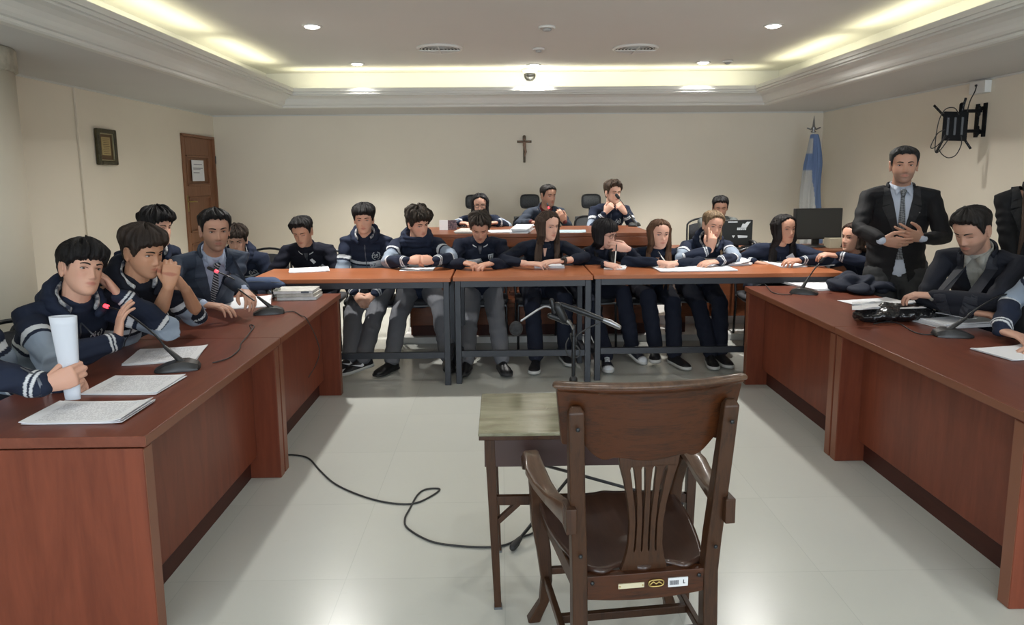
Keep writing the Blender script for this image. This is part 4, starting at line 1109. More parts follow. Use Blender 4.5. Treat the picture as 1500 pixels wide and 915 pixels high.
        for k in range(9):
            t = k/8; bx = sd*(.0135+.034*t); bz = .0215+.0065*math.sin(t*PI*.75)-.002*t+.002*mood; pts.append((bx, float(face_y(bx, bz))-.0004, bz)); rr.append(((.0036 if not fem else .0024)*(1-.55*t**2), .0016))
        q.loft(pts, rr, ref=(0, 0, 1), n=8); me = G().add(T(np.concatenate(q.v)), q.f).mesh('eyebrow'); fixn(me); paint(me, np.tile(np.array(brow), (len(me.vertices), 1))); put('eyebrow', me, 'hair', bd)
        q = G(); pts = []   # the line of the upper lashes
        for k in range(9):
            t = -1+k/4; bx = ex+t*.0140; bz = ez+(op*.95 if eyes != 'down' else -op*.5)*math.sqrt(max(0, 1-t*t*.92))-(.0 if eyes != 'down' else .002); pts.append((bx, float(face_y(bx, ez))-.0032*(1-t*t*.7), bz))
        q.loft(pts, .0011, n=6); me = G().add(T(np.concatenate(q.v)), q.f).mesh('eyelashes'); paint(me, np.tile(np.array((.012, .008, .006)), (len(me.vertices), 1))); put('eyelashes', me, 'hair', bd)
    if hair:
        h = dict(hair); h.pop('fade', None); lg = h.pop('long', None); bun = h.pop('bun', None); me, Ch = hair_cap(T, **h); hr = put('hair', me, 'hair', root); paint(hr.data, Ch)
        if lg:
            q = G(); long_locks(q, T, (N, X, B, U), **lg); me = fuse(q, max(.004, vox), 1, .4); vv = verts(me)
            k = .75+.5*sst(-1, 1, vnoise(vv*np.array([90, 90, 8])))
            Cc = hc[None]*k[:, None]
            if h.get('col2'): w = sst(.0, .9, vnoise(vv*np.array([60, 60, 6])))[:, None]; Cc = Cc*(1-w)+np.array(h['col2'])[None]*w
            vv = vv+norms(me)*(.0035*vnoise(vv*np.array([110, 110, 10])))[:, None]; setv(me, vv)
            lo = put('hair_lengths', me, 'hair', hr); paint(lo.data, Cc)
    if glasses:
        q = G()
        for sd in (-1, 1):
            cx = sd*.032; pts = [(cx+.0225*math.copysign(abs(math.cos(a))**.8, math.cos(a)), float(face_y(cx, .0))-.014-.0+.006*abs(math.cos(a))*(1 if math.cos(a)*sd > 0 else 0), .003+.0165*math.copysign(abs(math.sin(a))**.8, math.sin(a))) for a in np.linspace(0, 2*PI, 22, endpoint=False)]
            q.loft(pts, .0018, n=6, close=True)
            q.loft([(sd*.0545, -.078, .006), (sd*.070, -.055, .007), (sd*.079, .0, .004), (sd*.079, .015, -.006)], .0018, n=6)
        q.loft([(-.0105, -.093, .006), (0, -.096, .009), (.0105, -.093, .006)], .0016, n=6)
        me = G().add(T(np.concatenate(q.v)), q.f).mesh('glasses'); put('glasses', me, 'lens', root)
    # ---- upper garment
    b = bulk*s; g = G(); low = -.10 if seat else (-.30 if style in ('suit', 'coat') else -.12)
    tw = torso_w
    T0 = [(low, .172*tw, .128), (.05, .170*tw, .130), (.28, .162*tw, .122), (.5, .166*tw, .120), (.72, .180*tw, .122), (.86, .165*tw, .10), (.95, .11, .078), (1.0, .078, .066)]
    if fem: T0 = [(t_, a*.92, c*.95) for t_, a, c in T0]
    g.loft([sp(t_) for t_, _, _ in T0], [(a*b, c*b) for _, a, c in T0], ref=tuple(X), n=28)
    for nm, sd in (('l', 1), ('r', -1)):
        S, E, W, h = J[nm]; se = h.get('end', sleeve_end); We = E+(W-E)*se; k = b*(.92 if fem else 1); Wm = E+(W-E)*se*.5
        cf = .036 if style in ('suit', 'coat') else .034
        g.loft([N-U*.035+B*.01+X*sd*.03, N+X*(sd*.09*s)-U*.03+B*.01, S, S*.55+E*.45, E, Wm, We-(We-E)*.12, We], [q_*k*(.92 if style in ('suit', 'coat', 'plain') else 1) for q_ in (.055, .060, .064, .059, .055, .050, .044, cf*1.08)], n=16)
    if seat and style in ('suit', 'coat'):
        pass
    top = fuse(g, max(vox, .0045) if vox > .004 else vox*1.15, 5, .5); v = verts(top); nr_ = norms(top)
    tS, dS = seg_t(v, hip, N); cols = np.tile(np.array(col, float), (len(v), 1)); best = dS/.15
    lim = np.full(len(v), -1.0); sg = np.zeros(len(v), int)
    for nm, sd in (('l', 1), ('r', -1)):
        S, E, W, h = J[nm]; se = h.get('end', sleeve_end)
        t1, d1 = seg_t(v, S, E); t2, d2 = seg_t(v, E, E+(W-E)*se)
        far = d1/.060; m1 = (far < best)&(t1 > .12); best = np.where(m1, far, best); sg[m1] = 1; lim = np.where(m1, t1, lim)
        far = d2/.052; m2 = far < best; best = np.where(m2, far, best); sg[m2] = 2; lim = np.where(m2, t2, lim)
    amp = .0068 if style not in ('suit', 'coat') else .0050
    el = np.where(sg > 0, .95, .8); vn = folds(v, nr_, 1, .075, seed=sum(map(ord, label)) % 97)-v; v2 = v+vn*(amp*el)[:, None]
    if style in ('hoodie', 'hoodie_pale'):
        def band(m, c): cols[m] = c
        if bands:
            a1 = sg == 1; a2 = sg == 2
            band(a1&(lim > .42)&(lim < .52), WHITE); band(a1&(lim > .585), PALE); band(a2&(lim < .10), PALE); band(a2&(lim > .12)&(lim < .19), WHITE)
        se_ = sg == 2
        band(se_&(lim > .855)&(lim < .895), WHITE); band(se_&(lim > .925)&(lim < .962), WHITE)
        # ribbed cuff stands slightly in
        if chest:
            t0 = sg == 0; band(t0&(tS > .60)&(tS < .645), WHITE); band(t0&(tS > .30)&(tS < .565), PALE)
    if style == 'polo':
        pass
    if style in ('suit', 'coat', 'open'):
        # the V of the open front is cut out of the cloth, then the cloth is given thickness
        vv = v2; r0 = vv-A3(N); ux = r0@A3(X); uu = r0@A3(U); ub = r0@A3(B)
        vdeep = extra.get('v', .30) if extra else .30; vw = extra.get('vw', .062) if extra else .062
        inV = (ub < -.0)&(uu > -vdeep)&(np.abs(ux-(extra or {}).get('vx', 0)) < vw*(uu+vdeep)/vdeep)&(uu < .08)
        if (extra or {}).get('open'): inV |= (ub < 0)&(np.abs(ux) < .006+.10*np.clip((-uu-.38)/.5, 0, 1))&(uu <= -vdeep+.02)
        inV |= (uu > -.012)&(np.hypot(ux, ub) < .085)&(sg == 0)&(uu > .012)
        inV &= (sg != 2)
    setv(top, v2)
    nm_top = {'hoodie': 'hoodie', 'polo': 'polo_shirt', 'jumper': 'jumper', 'suit': 'suit_jacket', 'coat': 'jacket', 'open': 'jacket', 'plain': 'sweatshirt'}[style]
    bvh = BVHTree.FromPolygons([tuple(q) for q in verts(top)], [tuple(p.vertices) for p in top.polygons])
    C0 = N; Fw = -B; frame_ = (C0, X, U, Fw)
    paint(top, cols)
    if style in ('suit', 'coat', 'open'):
        bm = bmesh.new(); bm.from_mesh(top); bm.verts.ensure_lookup_table()
        bmesh.ops.delete(bm, geom=[bm.verts[i] for i in np.nonzero(inV)[0]], context='VERTS'); bm.to_mesh(top); bm.free()
    tp_ = put(nm_top, top, 'suiting' if style in ('suit', 'coat', 'open') else 'knit', root)
    if style in ('suit', 'coat', 'open'):
        so = tp_.modifiers.new('thickness', 'SOLIDIFY'); so.thickness = .004; so.offset = -1
    # neck openings
    def ringpts(rx, ry, up, a0, a1, n, tilt=0): return [N+X*(rx*math.sin(a))+B*(ry*math.cos(a))+U*(up+tilt*math.cos(a)) for a in np.linspace(a0, a1, n)]
    if style == 'hoodie' and hood:
        if hooded:
            pts = ringpts(.092*s, .088*s, .035, -PI, PI, 29)[:-1]; rad = [(.058, .024)]*28
            q = G(); q.loft(pts, rad, ref=tuple(U), n=14, close=True); q.loft(ringpts(.10*s, .115*s, .02, -2.0, 2.0, 19, .02), [(.045, .038)]*19, ref=tuple(U), n=14)
        else:
            a = 2.55; pts = ringpts(.098*s, .105*s, .018, -a, a, 25, .018); rad = [(.020+.036*math.cos(t*PI/2)**1.0, .014+.022*math.cos(t*PI/2)) for t in np.linspace(-1, 1, 25)]
            q = G(); q.loft(pts, rad, ref=tuple(U), n=14)
            q.loft(ringpts(.10*s, .14*s, -.03, -1.3, 1.3, 15, -.01), [(.05, .030)]*15, ref=tuple(U), n=14)
        me = fuse(q, max(vox, .004), 3); vv = verts(me); setv(me, folds(vv, norms(me), .004, .05, seed=3)); paint(me, np.tile(np.array(col), (len(vv), 1))); put('hood', me, 'knit', tp_)
        if not hooded:
            q = G(); a = 2.3; q.loft(ringpts(.078*s, .080*s, .034, -a, a, 23, .022), [(.024, .010)]*23, ref=tuple(U), n=12); me = q.mesh('hood_lining'); fixn(me); put('hood_lining', me, 'lining', tp_)
    if style in ('hoodie', 'plain') and not hooded and style == 'hoodie':
        strip_mesh('zipper', bvh, frame_, [[(-.0035, -.035), (.0035, -.035), (.0035, -.36), (-.0035, -.36)]], .0015, 'zip', tp_, sub=30)
    if style == 'hoodie' and not (extra or {}).get('nobadge'):
        laurel(bvh, frame_, (.085*(1 if not fem else .85), -.135), .030, .0022, tp_)
    if style in ('polo', 'jumper', 'plain'):
        cc = col
        q = G(); pts = ringpts(.066*s, .062*s, .012, -2.75, 2.75, 25, .016); q.loft(pts, [(.020, .007)]*25, ref=tuple(U+B*.3), n=10); me = q.mesh('collar'); fixn(me); paint(me, np.tile(np.array(cc)*1.1, (len(me.vertices), 1))); co = put('collar', me, 'knit', tp_)
        if style != 'plain':
            q = G()
            for dz_, rr in ((-.012, .0016), (-.006, .0014)): q.loft([p+U*dz_*1.0-(p-N).normalized()*-.0085 for p in pts], rr, n=6)
            put('collar_tipping', q.mesh('collar_tipping'), 'white_cloth', co)
        strip_mesh('neck_opening', bvh, frame_, [[(-.016, .0), (.016, .0), (.005, -.075), (-.005, -.075)]], .001, mat('skin_v', tuple(np.array(skin)*.9), .6) if style == 'plain' else 'zip', tp_, sub=8)
    if style in ('suit', 'coat', 'open'):
        ex = extra or {}
        # shirt under the jacket
        sc = ex.get('shirt', (.50, .53, .58)); q = G()
        q.loft([sp(t_) for t_, _, _ in T0[1:]], [(a*b*.93, c*b*.93) for _, a, c in T0[1:]], ref=tuple(X), n=28)
        me = fuse(q, .006, 3); vv = verts(me); setv(me, folds(vv, norms(me), .002, .06, 5)); sb = BVHTree.FromPolygons([tuple(q_) for q_ in verts(me)], [tuple(p.vertices) for p in me.polygons])
        paint(me, np.tile(np.array(sc), (len(vv), 1))); sh = put('shirt', me, 'knit', root)
        q = G(); pts = ringpts(.062*s, .060*s, .020, -2.7, 2.7, 25, .018); q.loft(pts, [(.021, .005)]*25, ref=tuple(U+B*.25), n=10)
        for sd in (-1, 1):   # collar points
            p0 = N+X*sd*.008+Fw*.068+U*.012; p1 = N+X*sd*.050+Fw*.035+U*.030; p2 = N+X*sd*.045+Fw*.085-U*.040
            q.prism([(0, 0), (1, 0), (0, 1)], .004, p0, (p1-p0, p2-p0, Fw))
        me = q.mesh('shirt_collar'); fixn(me); paint(me, np.tile(np.array(sc), (len(me.vertices), 1))); put('shirt_collar', me, 'knit', sh)
        if ex.get('tie'):
            tl = ex.get('tie_len', .40)
            to = strip_mesh('tie', sb, frame_, [[(-.011, -.045), (.011, -.045), (.036, -tl), (-.036, -tl)]], .007, ex['tie'], root, sub=20)
            q = G(); kp = N+Fw*.082-U*.022; q.loft([kp+U*.014, kp-U*.016], [(.021, .011), (.013, .010)], ref=tuple(X), n=12); put('tie_knot', q.mesh('tie_knot'), ex['tie'], to)
        if ex.get('buttons'):
            strip_mesh('placket', sb, frame_, [[(-.014, -.05), (.014, -.05), (.014, -.42), (-.014, -.42)]], .003, mat('placket_cloth', tuple(np.array(sc)*.86), .8), sh, sub=20)
        # lapels
        vd, vw_ = ex.get('v', .30), ex.get('vw', .062); lp = []
        for sd in (-1, 1):
            vx = ex.get('vx', 0)
            def ed(u): return sd*vw_*(u+vd)/vd+vx
            lp.append([(ed(.03), .02), (ed(.03)+sd*.030, .015), (ed(-.09)+sd*.062, -.105), (ed(-.09), -.09)])
            lp.append([(ed(-.09), -.09), (ed(-.09)+sd*.064, -.118), (ed(-vd)+sd*.010, -vd-.005), (ed(-vd), -vd)])
        lo = strip_mesh('lapel', bvh, frame_, lp, .004, mat('lapel_cloth', tuple(np.array(col)*1.15), .75), tp_, sub=12)
        q = G(); q.loft(ringpts(.078*s, .074*s, .016, -1.9, 1.9, 21, .016), [(.024, .008)]*21, ref=tuple(U+B*.3), n=10); me = q.mesh('jacket_collar'); fixn(me); paint(me, np.tile(np.array(col), (len(me.vertices), 1))); put('jacket_collar', me, 'suiting', tp_)
        for nm, sd in (('l', 1), ('r', -1)):      # shirt cuffs
            S, E, W, h = J[nm]
            if ex.get('cuffs', True):
                q = G(); d = (W-E).normalized(); q.loft([E+(W-E)*.86, W+d*.008], [(.030*b, .030*b), (.0295*b, .0295*b)], n=16, caps=1); me = q.mesh('shirt_cuff'); paint(me, np.tile(np.array(sc), (len(me.vertices), 1))); put('shirt_cuff', me, 'knit', sh)
    # ---- trousers and shoes
    lc = {'navy': (.012, .015, .028), 'grey': (.135, .14, .155), 'black': (.012, .012, .013), 'suitblue': (.03, .038, .058), 'charcoal': (.035, .036, .038)}[legs]
    g = G(); wd = s*(1.0 if legs != 'navy' else .95)
    g.loft([hip+X*-.09*s, hip, hip+X*.09*s], [(.105*s, .115*s)]*3, ref=(0, 0, 1), n=18)
    for nm in 'lr':
        hp, K, An = LG[nm]; d = (An-K).normalized()
        g.loft([hp, hp*.5+K*.5, K, K*.5+An*.5, An-d*.005], [.096*wd, .088*wd, .072*wd, .070*wd, .062*wd], n=18)
    me = fuse(g, max(.0055, vox), 5); vv = verts(me); setv(me, folds(vv, norms(me), .004, .09, seed=len(label)))
    paint(me, np.tile(np.array(lc), (len(vv), 1))); put('trousers', me, 'trouser', root)
    for nm in 'lr':
        hp, K, An = LG[nm]; fd = -Bk+X*(.18 if nm == 'l' else -.18)
        if (extra or {}).get('foot_'+nm): fd = Vector(extra['foot_'+nm])
        q = G(); d = (An-K).normalized(); q.loft([An-d*.07, An, An-Vector((0, 0, .03))], [.033*s, .034*s, .034*s], n=12); me = q.mesh('sock'); paint(me, np.tile(np.array((.015, .015, .018)), (len(me.vertices), 1))); put('sock', me, 'knit', root)
        cs = {'trainer': (.014, .014, .016), 'canvas': (.02, .022, .03), 'dress': (.010, .010, .011), 'swoosh': (.012, .012, .014)}[shoes]
        shoe(root, An, fd, cs, sole if shoes != 'dress' else (.012, .012, .012), style=shoes, pitch=R((extra or {}).get('pitch_'+nm, 0)))
    return root, dict(N=N, X=X, B=B, U=U, bvh=bvh, top=tp_, frame=frame_, J=J, T=T, hip=hip, shirt_bvh=None)
# ------------------------------------------------------------------ who sits where
BLACKH = (.010, .009, .009); DARKBR = (.022, .015, .011); BROWN = (.050, .030, .019)
tz = TZ
def V3(*a): return Vector(a)
DN = V3(0, 0, -1)
def striped(name, c1, c2, scale, rot=(0, R(40), 0)):
    m = mat(name, c1, .6); v = tex(m, 'Object', (1, 1, 1), rot); w = nd(m, 'ShaderNodeTexWave'); w.inputs['Scale'].default_value = scale; lk(m, v, w.inputs[0])
    r = ramp(m, w.outputs[0], [(.62, c1), (.70, c2)]); lk(m, r.outputs[0], bs(m).inputs['Base Color']); return m
def checked(name, c1, c2, scale):
    m = mat(name, c1, .6); v = tex(m, 'Object', (1, 1, 1), (0, R(45), 0)); w = nd(m, 'ShaderNodeTexChecker'); w.inputs['Scale'].default_value = scale; lk(m, v, w.inputs[0])
    w.inputs[1].default_value = (*c1, 1); w.inputs[2].default_value = (*c2, 1); lk(m, w.outputs[0], bs(m).inputs['Base Color']); return m
def badge_card(info, at, w, h, rot, name='name_badge', lines=True):
    """white card pinned to the chest"""
    ca, sa = math.cos(rot), math.sin(rot)
    def q(u, v): return (at[0]+u*ca-v*sa, at[1]+u*sa+v*ca)
    o = strip_mesh(name, info['bvh'], info['frame'], [[q(-w/2, h/2), q(w/2, h/2), q(w/2, -h/2), q(-w/2, -h/2)]], .004, 'paper', info['top'], sub=5)
    if lines:
        strip_mesh('badge_line', info['bvh'], info['frame'], [[q(-w*.36, y+.0016), q(w*.3, y+.0016), q(w*.3, y-.0016), q(-w*.36, y-.0016)] for y in (h*.2, -h*.02, -h*.24)], .0055, mat('badge_ink', (.08, .09, .14), .8), o, sub=2)
    return o
WHO = {}
def add(key, *a, **k): WHO[key] = person(*a, **k); return WHO[key]

# --- left side desk
add('paper_holder', 'person at the left edge holding a rolled white paper over the desk', P(-100, 400, y=2.32), tuck=.18, yaw=60, pitch=10, byaw=75, vox=.0035,
    skin=(0.567, 0.318, 0.230), hair=dict(line='fringe', top=.024, side=.010, col=BLACKH, seed=1),
    hand_r=dict(w=P(66, 565, y=2.26), e=P(-85, 640, y=2.20), f=(.75, .25, .22), n=(.25, .9, .1), curl=(.85, .85, .85, .9), thumb=.75, spread=.03),
    hand_l=dict(w=P(92, 562, y=2.52), e=P(-20, 560, y=2.62), f=(.9, -.2, .1), n=(.1, -.9, -.3), curl=1.15, thumb=.8))
add('cheek', 'black haired boy in striped navy hoodie resting his cheek on his left hand', P(120, 395, y=2.88), tuck=.18, yaw=60, pitch=-4, roll=12, byaw=62, vox=.0033, hs=.95,
    skin=(0.598, 0.337, 0.239), hair=dict(line='bowl', top=.026, side=.012, col=BLACKH, messy=.5, seed=8, lift=.006),
    hand_l=dict(w=P(174, 432, y=2.98), e=P(206, 482, y=3.12), f=(-.42, -.25, .9), n=(-.75, -.5, -.2), curl=(.25, .3, .35, .4), thumb=.2),
    hand_r=dict(w=P(172, 500, y=2.80), e=P(98, 535, y=2.60), f=(.0, .35, .9), n=(.6, .6, -.1), curl=(.2, .22, .25, .3), thumb=.1, spread=.14), blush=.5, sleeve_end=.96)
add('clasped', 'tanned boy in dark hoodie with bare forearms, clasped hands pressed to his mouth', P(210, 370, y=3.12), tuck=.18, yaw=68, pitch=12, roll=0, byaw=66, vox=.0035, hs=.95, hip=(-2.02, 3.30, .54),
    skin=(0.454, 0.236, 0.142), hair=dict(line='fringe', top=.028, side=.012, col=(.026, .018, .014), messy=.45, seed=12, lift=.004), col=(.012, .014, .022),
    hand_r=dict(w=P(247, 420, y=3.06), e=P(216, 482, z=.79), end=.22, f=(.10, .25, .9), n=(-.35, .8, .0), curl=(.85, .9, .95, 1.0), thumb=.6),
    hand_l=dict(w=P(272, 424, y=3.30), e=P(288, 468, z=.78), end=.22, f=(-.45, -.4, .8), n=(-.4, -.8, .1), curl=(.8, .85, .9, .95), thumb=.6), stubble=.12)
add('behind', 'pale boy with black hair sitting behind the row at the left desk, only head showing', P(230, 334, y=4.85), s=1.1, tuck=.18, yaw=72, pitch=4, byaw=60,
    skin=(0.577, 0.337, 0.248), hair=dict(line='fringe', top=.030, side=.014, col=BLACKH, messy=.7, seed=21, lift=.006), blush=.4)
add('blue_suit', 'man in slate blue suit and striped tie seated at the left desk', P(315, 338, y=4.05), tuck=.18, yaw=34, pitch=5, byaw=42, vox=.004, neck_fwd=.04, s=1.04, hip=(-1.93, 4.36, .55),
    skin=(0.454, 0.251, 0.175), hair=dict(line='short', top=.018, side=.006, col=(.012, .011, .011), messy=.35, seed=5, lift=.006), style='suit', col=(.034, .046, .072), stubble=.30, brow=(.010, .009, .008),
    hand_l=dict(w=P(357, 424, y=3.92), e=P(348, 398, y=4.28), f=(.6, -.7, -.3), n=(-.15, -.25, -1), curl=(.35, .38, .42, .48), thumb=.5),
    hand_r=dict(w=P(296, 446, y=3.70), e=P(268, 430, y=3.8), f=(.9, .1, -.1), n=(0, 0, -1)), legs='suitblue', shoes='dress',
    extra=dict(tie=striped('diagonal_striped_tie', (.012, .014, .022), (.42, .44, .48), 22), v=.34, vw=.070, shirt=(.40, .45, .58)), shw=.20)

# --- behind the steel tables
def KT(a, b, dz=.05, y=5.2):
    p = P(a, b, y=y); p.z = max(p.z, tz+.036); return p
def KE(a, b, dz=0): return KT(a, b, 0, 5.40)
add('hidden', 'boy in striped hoodie at the left table, face hidden behind the man in blue suit', P(347, 352, y=5.7), yaw=12, pitch=16, byaw=-4,
    skin=(0.515, 0.299, 0.212), hair=dict(line='fringe', top=.028, side=.012, col=DARKBR, messy=.7, seed=3))
_, i = add('polo', 'boy in dark polo shirt looking down, with a name card on his chest', P(443, 340, y=5.6), yaw=-4, pitch=20, roll=-3, byaw=2,
    skin=(0.474, 0.260, 0.175), hair=dict(line='short', top=.024, side=.008, col=BLACKH, messy=.6, seed=9, lift=.012), style='polo', col=(.0095, .0105, .018), eyes='down',
    hand_l=dict(w=V3(-1.46, 5.42, .61), f=(-.6, -.5, 0)), hand_r=dict(w=V3(-1.78, 5.42, .61), f=(.6, -.5, 0)))
badge_card(i, (.085, -.175), .085, .045, .45)
badge_card(i, (.045, -.085), .022, .05, .5, 'white_ribbon', False)
_, i = add('zip', 'boy in zipped hoodie with a number card on his chest, hands between his knees', P(533, 322, y=5.6), yaw=6, pitch=4, byaw=0, legs='grey',
    skin=(0.587, 0.337, 0.239), hair=dict(line='fringe', top=.028, side=.011, col=BLACKH, messy=.45, seed=14, lift=.004),
    hand_l=dict(w=P(548, 430, y=5.42), f=(-.6, -.5, -.5), n=(-.5, .3, -.8), curl=.6), hand_r=dict(w=P(520, 430, y=5.42), f=(.6, -.5, -.5), n=(.5, .3, -.8), curl=.6),
    ank_r=P(513, 522, z=.13), ank_l=P(533, 523, z=.13), shoes='swoosh', extra=dict(foot_l=(-.85, -.55, 0), foot_r=(-.5, -.8, 0), pitch_l=-8))
badge_card(i, (.070, -.215), .085, .062, .05, lines=False)
print_text('card_writing', i['bvh'], i['frame'], '>7', .045, (.052, -.218), .0065, mat('badge_pen', (.05, .07, .12), .8), i['top'], bold=.0006)
print_text('chest_lettering', i['bvh'], i['frame'], 'ECEN', .062, (.0, -.315), .0022, 'print_white', i['top'], bold=.001)
_, i = add('curly', 'boy with curly dark hair, hood round his chin, hands clasped on the table', P(613, 328, y=5.55), yaw=38, pitch=14, roll=-6, byaw=4,
    skin=(0.598, 0.327, 0.230), hair=dict(line='fringe', top=.034, side=.016, col=(.026, .020, .015), messy=1.15, seed=4, lift=.006), hooded=True, legs='grey', shoes='dress', blush=.8,
    hand_l=dict(w=KT(637, 382, .045), e=KE(659, 378, .07), f=(-.93, -.25, .10), n=(-.2, .75, -.5), curl=(.7, .75, .8, .85), thumb=.5), hand_r=dict(w=KT(597, 382, .045), e=KE(575, 378, .07), f=(.93, -.25, .10), n=(.2, .75, -.5), curl=(.7, .75, .8, .85), thumb=.5),
    eyes='half', ank_r=P(574, 526, z=.10), ank_l=P(655, 520, z=.10), extra=dict(foot_r=(-.5, -.85, 0), foot_l=(.2, -1, 0)))
_, i = add('reader', 'boy in navy jumper with a shield crest, head bowed over his papers', P(703, 333, y=5.5), yaw=2, pitch=34, byaw=0,
    skin=(0.515, 0.279, 0.193), hair=dict(line='short', top=.026, side=.009, col=(.040, .032, .026), messy=.8, seed=6, lift=.010), style='jumper', col=(.0095, .0125, .024), legs='grey', eyes='down', blush=.4,
    hand_l=dict(w=KT(722, 385, .035), e=P(752, 392, y=5.50), f=(-.8, -.5, -.1), n=(0, .2, -1), curl=(.4, .45, .5, .55)), hand_r=dict(w=KT(678, 384, .035), e=P(652, 392, y=5.50), f=(.8, -.5, -.1), n=(0, .2, -1), curl=(.4, .45, .5, .55)),
    ank_r=P(684, 527, z=.10), ank_l=P(735, 526, z=.10), shoes='trainer', sole=(.03, .03, .032), extra=dict(foot_r=(-.2, -1, 0), foot_l=(.25, -1, 0)))
C_ = i['frame']; at = (.085, -.115)
sh_ = strip_mesh('shield_crest', i['bvh'], C_, [[(at[0]-.021, at[1]+.028), (at[0]+.021, at[1]+.028), (at[0]+.019, at[1]-.008), (at[0]-.019, at[1]-.008)], [(at[0]-.019, at[1]-.008), (at[0]+.019, at[1]-.008), (at[0]+.003, at[1]-.030), (at[0]-.003, at[1]-.030)]], .003, 'print_white', i['top'], sub=4)
strip_mesh('crest_field', i['bvh'], C_, [[(at[0]-.015, at[1]+.021), (at[0]+.015, at[1]+.021), (at[0]+.012, at[1]-.010), (at[0]-.012, at[1]-.010)]], .0042, 'zip', sh_, sub=4)
strip_mesh('crest_charge', i['bvh'], C_, [[(at[0]-.005, at[1]+.018), (at[0]+.009, at[1]+.018), (at[0]+.002, at[1]-.008), (at[0]-.004, at[1]-.008)]], .0052, 'print_white', sh_, sub=4)
_, i = add('brunette', 'girl with long straight brown hair and a wristwatch, forearms flat on the table', P(803, 331, y=5.5), yaw=34, pitch=8, byaw=2, fem=1,
    skin=(0.618, 0.366, 0.276), hair=dict(line='long', top=.012, side=.008, col=(.040, .025, .018), messy=.25, seed=3, part=.0, fade=0, long=dict(length=0.41, col_n=13, start=64, frontal=.55, seed=5)), style='plain', col=(.0095, .0125, .023), legs='navy',
    hand_l=dict(w=KT(824, 382, .035), e=KE(862, 376, .05), end=.55, f=(-.97, -.1, -.03), n=(0, .2, -1), curl=(.15, .18, .2, .25)), hand_r=dict(w=KT(770, 386, .04), e=KE(742, 378, .06), end=.80, f=(.97, -.1, 0), n=(0, .2, -1), curl=(.2, .22, .25, .3)),
    ank_r=P(785, 522, z=.10), ank_l=P(827, 512, z=.10))
E_, W_ = i['J']['l'][1], i['J']['l'][2]; d = (W_-E_).normalized(); c = W_-d*.012
q = G(); q.loft([c-d*.011, c+d*.011], [(.031, .027)]*2, ref=(0, 0, 1), n=16, caps=1); q.loft([c+V3(0, -.020, .016), c+V3(0, -.027, .022)], .015, n=16)
put('wristwatch', q.mesh('wristwatch'), 'black_plastic', WHO['brunette'][0])
_, i = add('spectacles', 'black haired girl in glasses, hand over her mouth, holding a pen', P(886, 343, y=5.5), yaw=52, pitch=12, byaw=10, fem=1, glasses=True,
    skin=(0.618, 0.366, 0.284), hair=dict(line='longfringe', top=.018, side=.014, col=(.009, .008, .009), messy=.35, seed=11, fade=0, long=dict(length=0.30, col_n=15, start=74, frontal=.3, seed=2, thick=.018)), style='plain', col=(.0095, .0125, .023), legs='navy', shoes='canvas', sole=(.55, .55, .53),
    hand_l=dict(w=P(921, 365, y=5.36), e=P(946, 386, y=5.24), f=(-.93, .05, .22), n=(-.2, .8, -.2), curl=(.35, .4, .45, .5), end=.9), hand_r=dict(w=KT(886, 388, .04), e=P(868, 385, y=5.50), f=(.75, -.6, -.1), n=(.2, .2, -1), curl=(.6, .7, .8, .85), thumb=.7),
    ank_r=P(888, 520, z=.10), ank_l=P(925, 502, z=.15), extra=dict(foot_r=(-.05, -1, 0), foot_l=(.5, -.85, 0), pitch_l=-18))
_, i = add('writer', 'girl with light brown hair below her shoulders, writing with a pen', P(966, 343, y=5.48), yaw=8, pitch=3, byaw=-4, fem=1,
    skin=(0.618, 0.356, 0.267), hair=dict(line='long', top=.013, side=.009, col=(.085, .045, .026), messy=.3, seed=13, part=.004, fade=0, long=dict(length=0.41, col_n=13, start=62, frontal=.6, seed=8)), style='plain', col=(.0095, .014, .028), legs='navy',
    hand_l=dict(w=KT(992, 385, .035), e=P(1015, 378, y=5.5), f=(-.85, -.4, 0), n=(0, .2, -1), curl=.4), hand_r=dict(w=KT(962, 384, .04), e=P(932, 376, y=5.5), f=(.85, -.45, -.05), n=(.1, .2, -1), curl=(.6, .65, .75, .8), thumb=.7),
    ank_r=P(960, 507, z=.13), ank_l=P(988, 517, z=.10), sole=(.55, .55, .53), extra=dict(foot_r=(-.25, -1, 0), foot_l=(.35, -1, 0)))
_, i = add('blonde', 'girl with tied back blonde hair in striped hoodie, fingers on her lips', P(1044, 331, y=5.55), yaw=8, pitch=6, roll=6, byaw=-2, fem=1,
    skin=(0.618, 0.347, 0.248), hair=dict(line='tied', top=.016, side=.008, col=(.17, .115, .065), col2=(.06, .04, .025), messy=.35, seed=17, fade=.35, long=dict(length=0.35, col_n=3, start=95, frontal=.9, seed=3, side=(0, 1), thick=.012)), legs='navy',
    hand_r=dict(w=P(1041, 366, y=5.40), e=P(1020, 386, y=5.22), f=(.12, -.0, .95), n=(.1, .9, .1), curl=(.15, .5, .7, .8), thumb=.5, end=.93), hand_l=dict(w=KT(1052, 383, .04), e=P(1092, 372, y=5.5), f=(-.9, -.3, 0), n=(0, .2, -1), curl=.3),
    ank_r=P(1040, 516, z=.10), ank_l=P(1055, 514, z=.10), extra=dict(foot_r=(-.1, -1, 0), foot_l=(.1, -1, 0)))
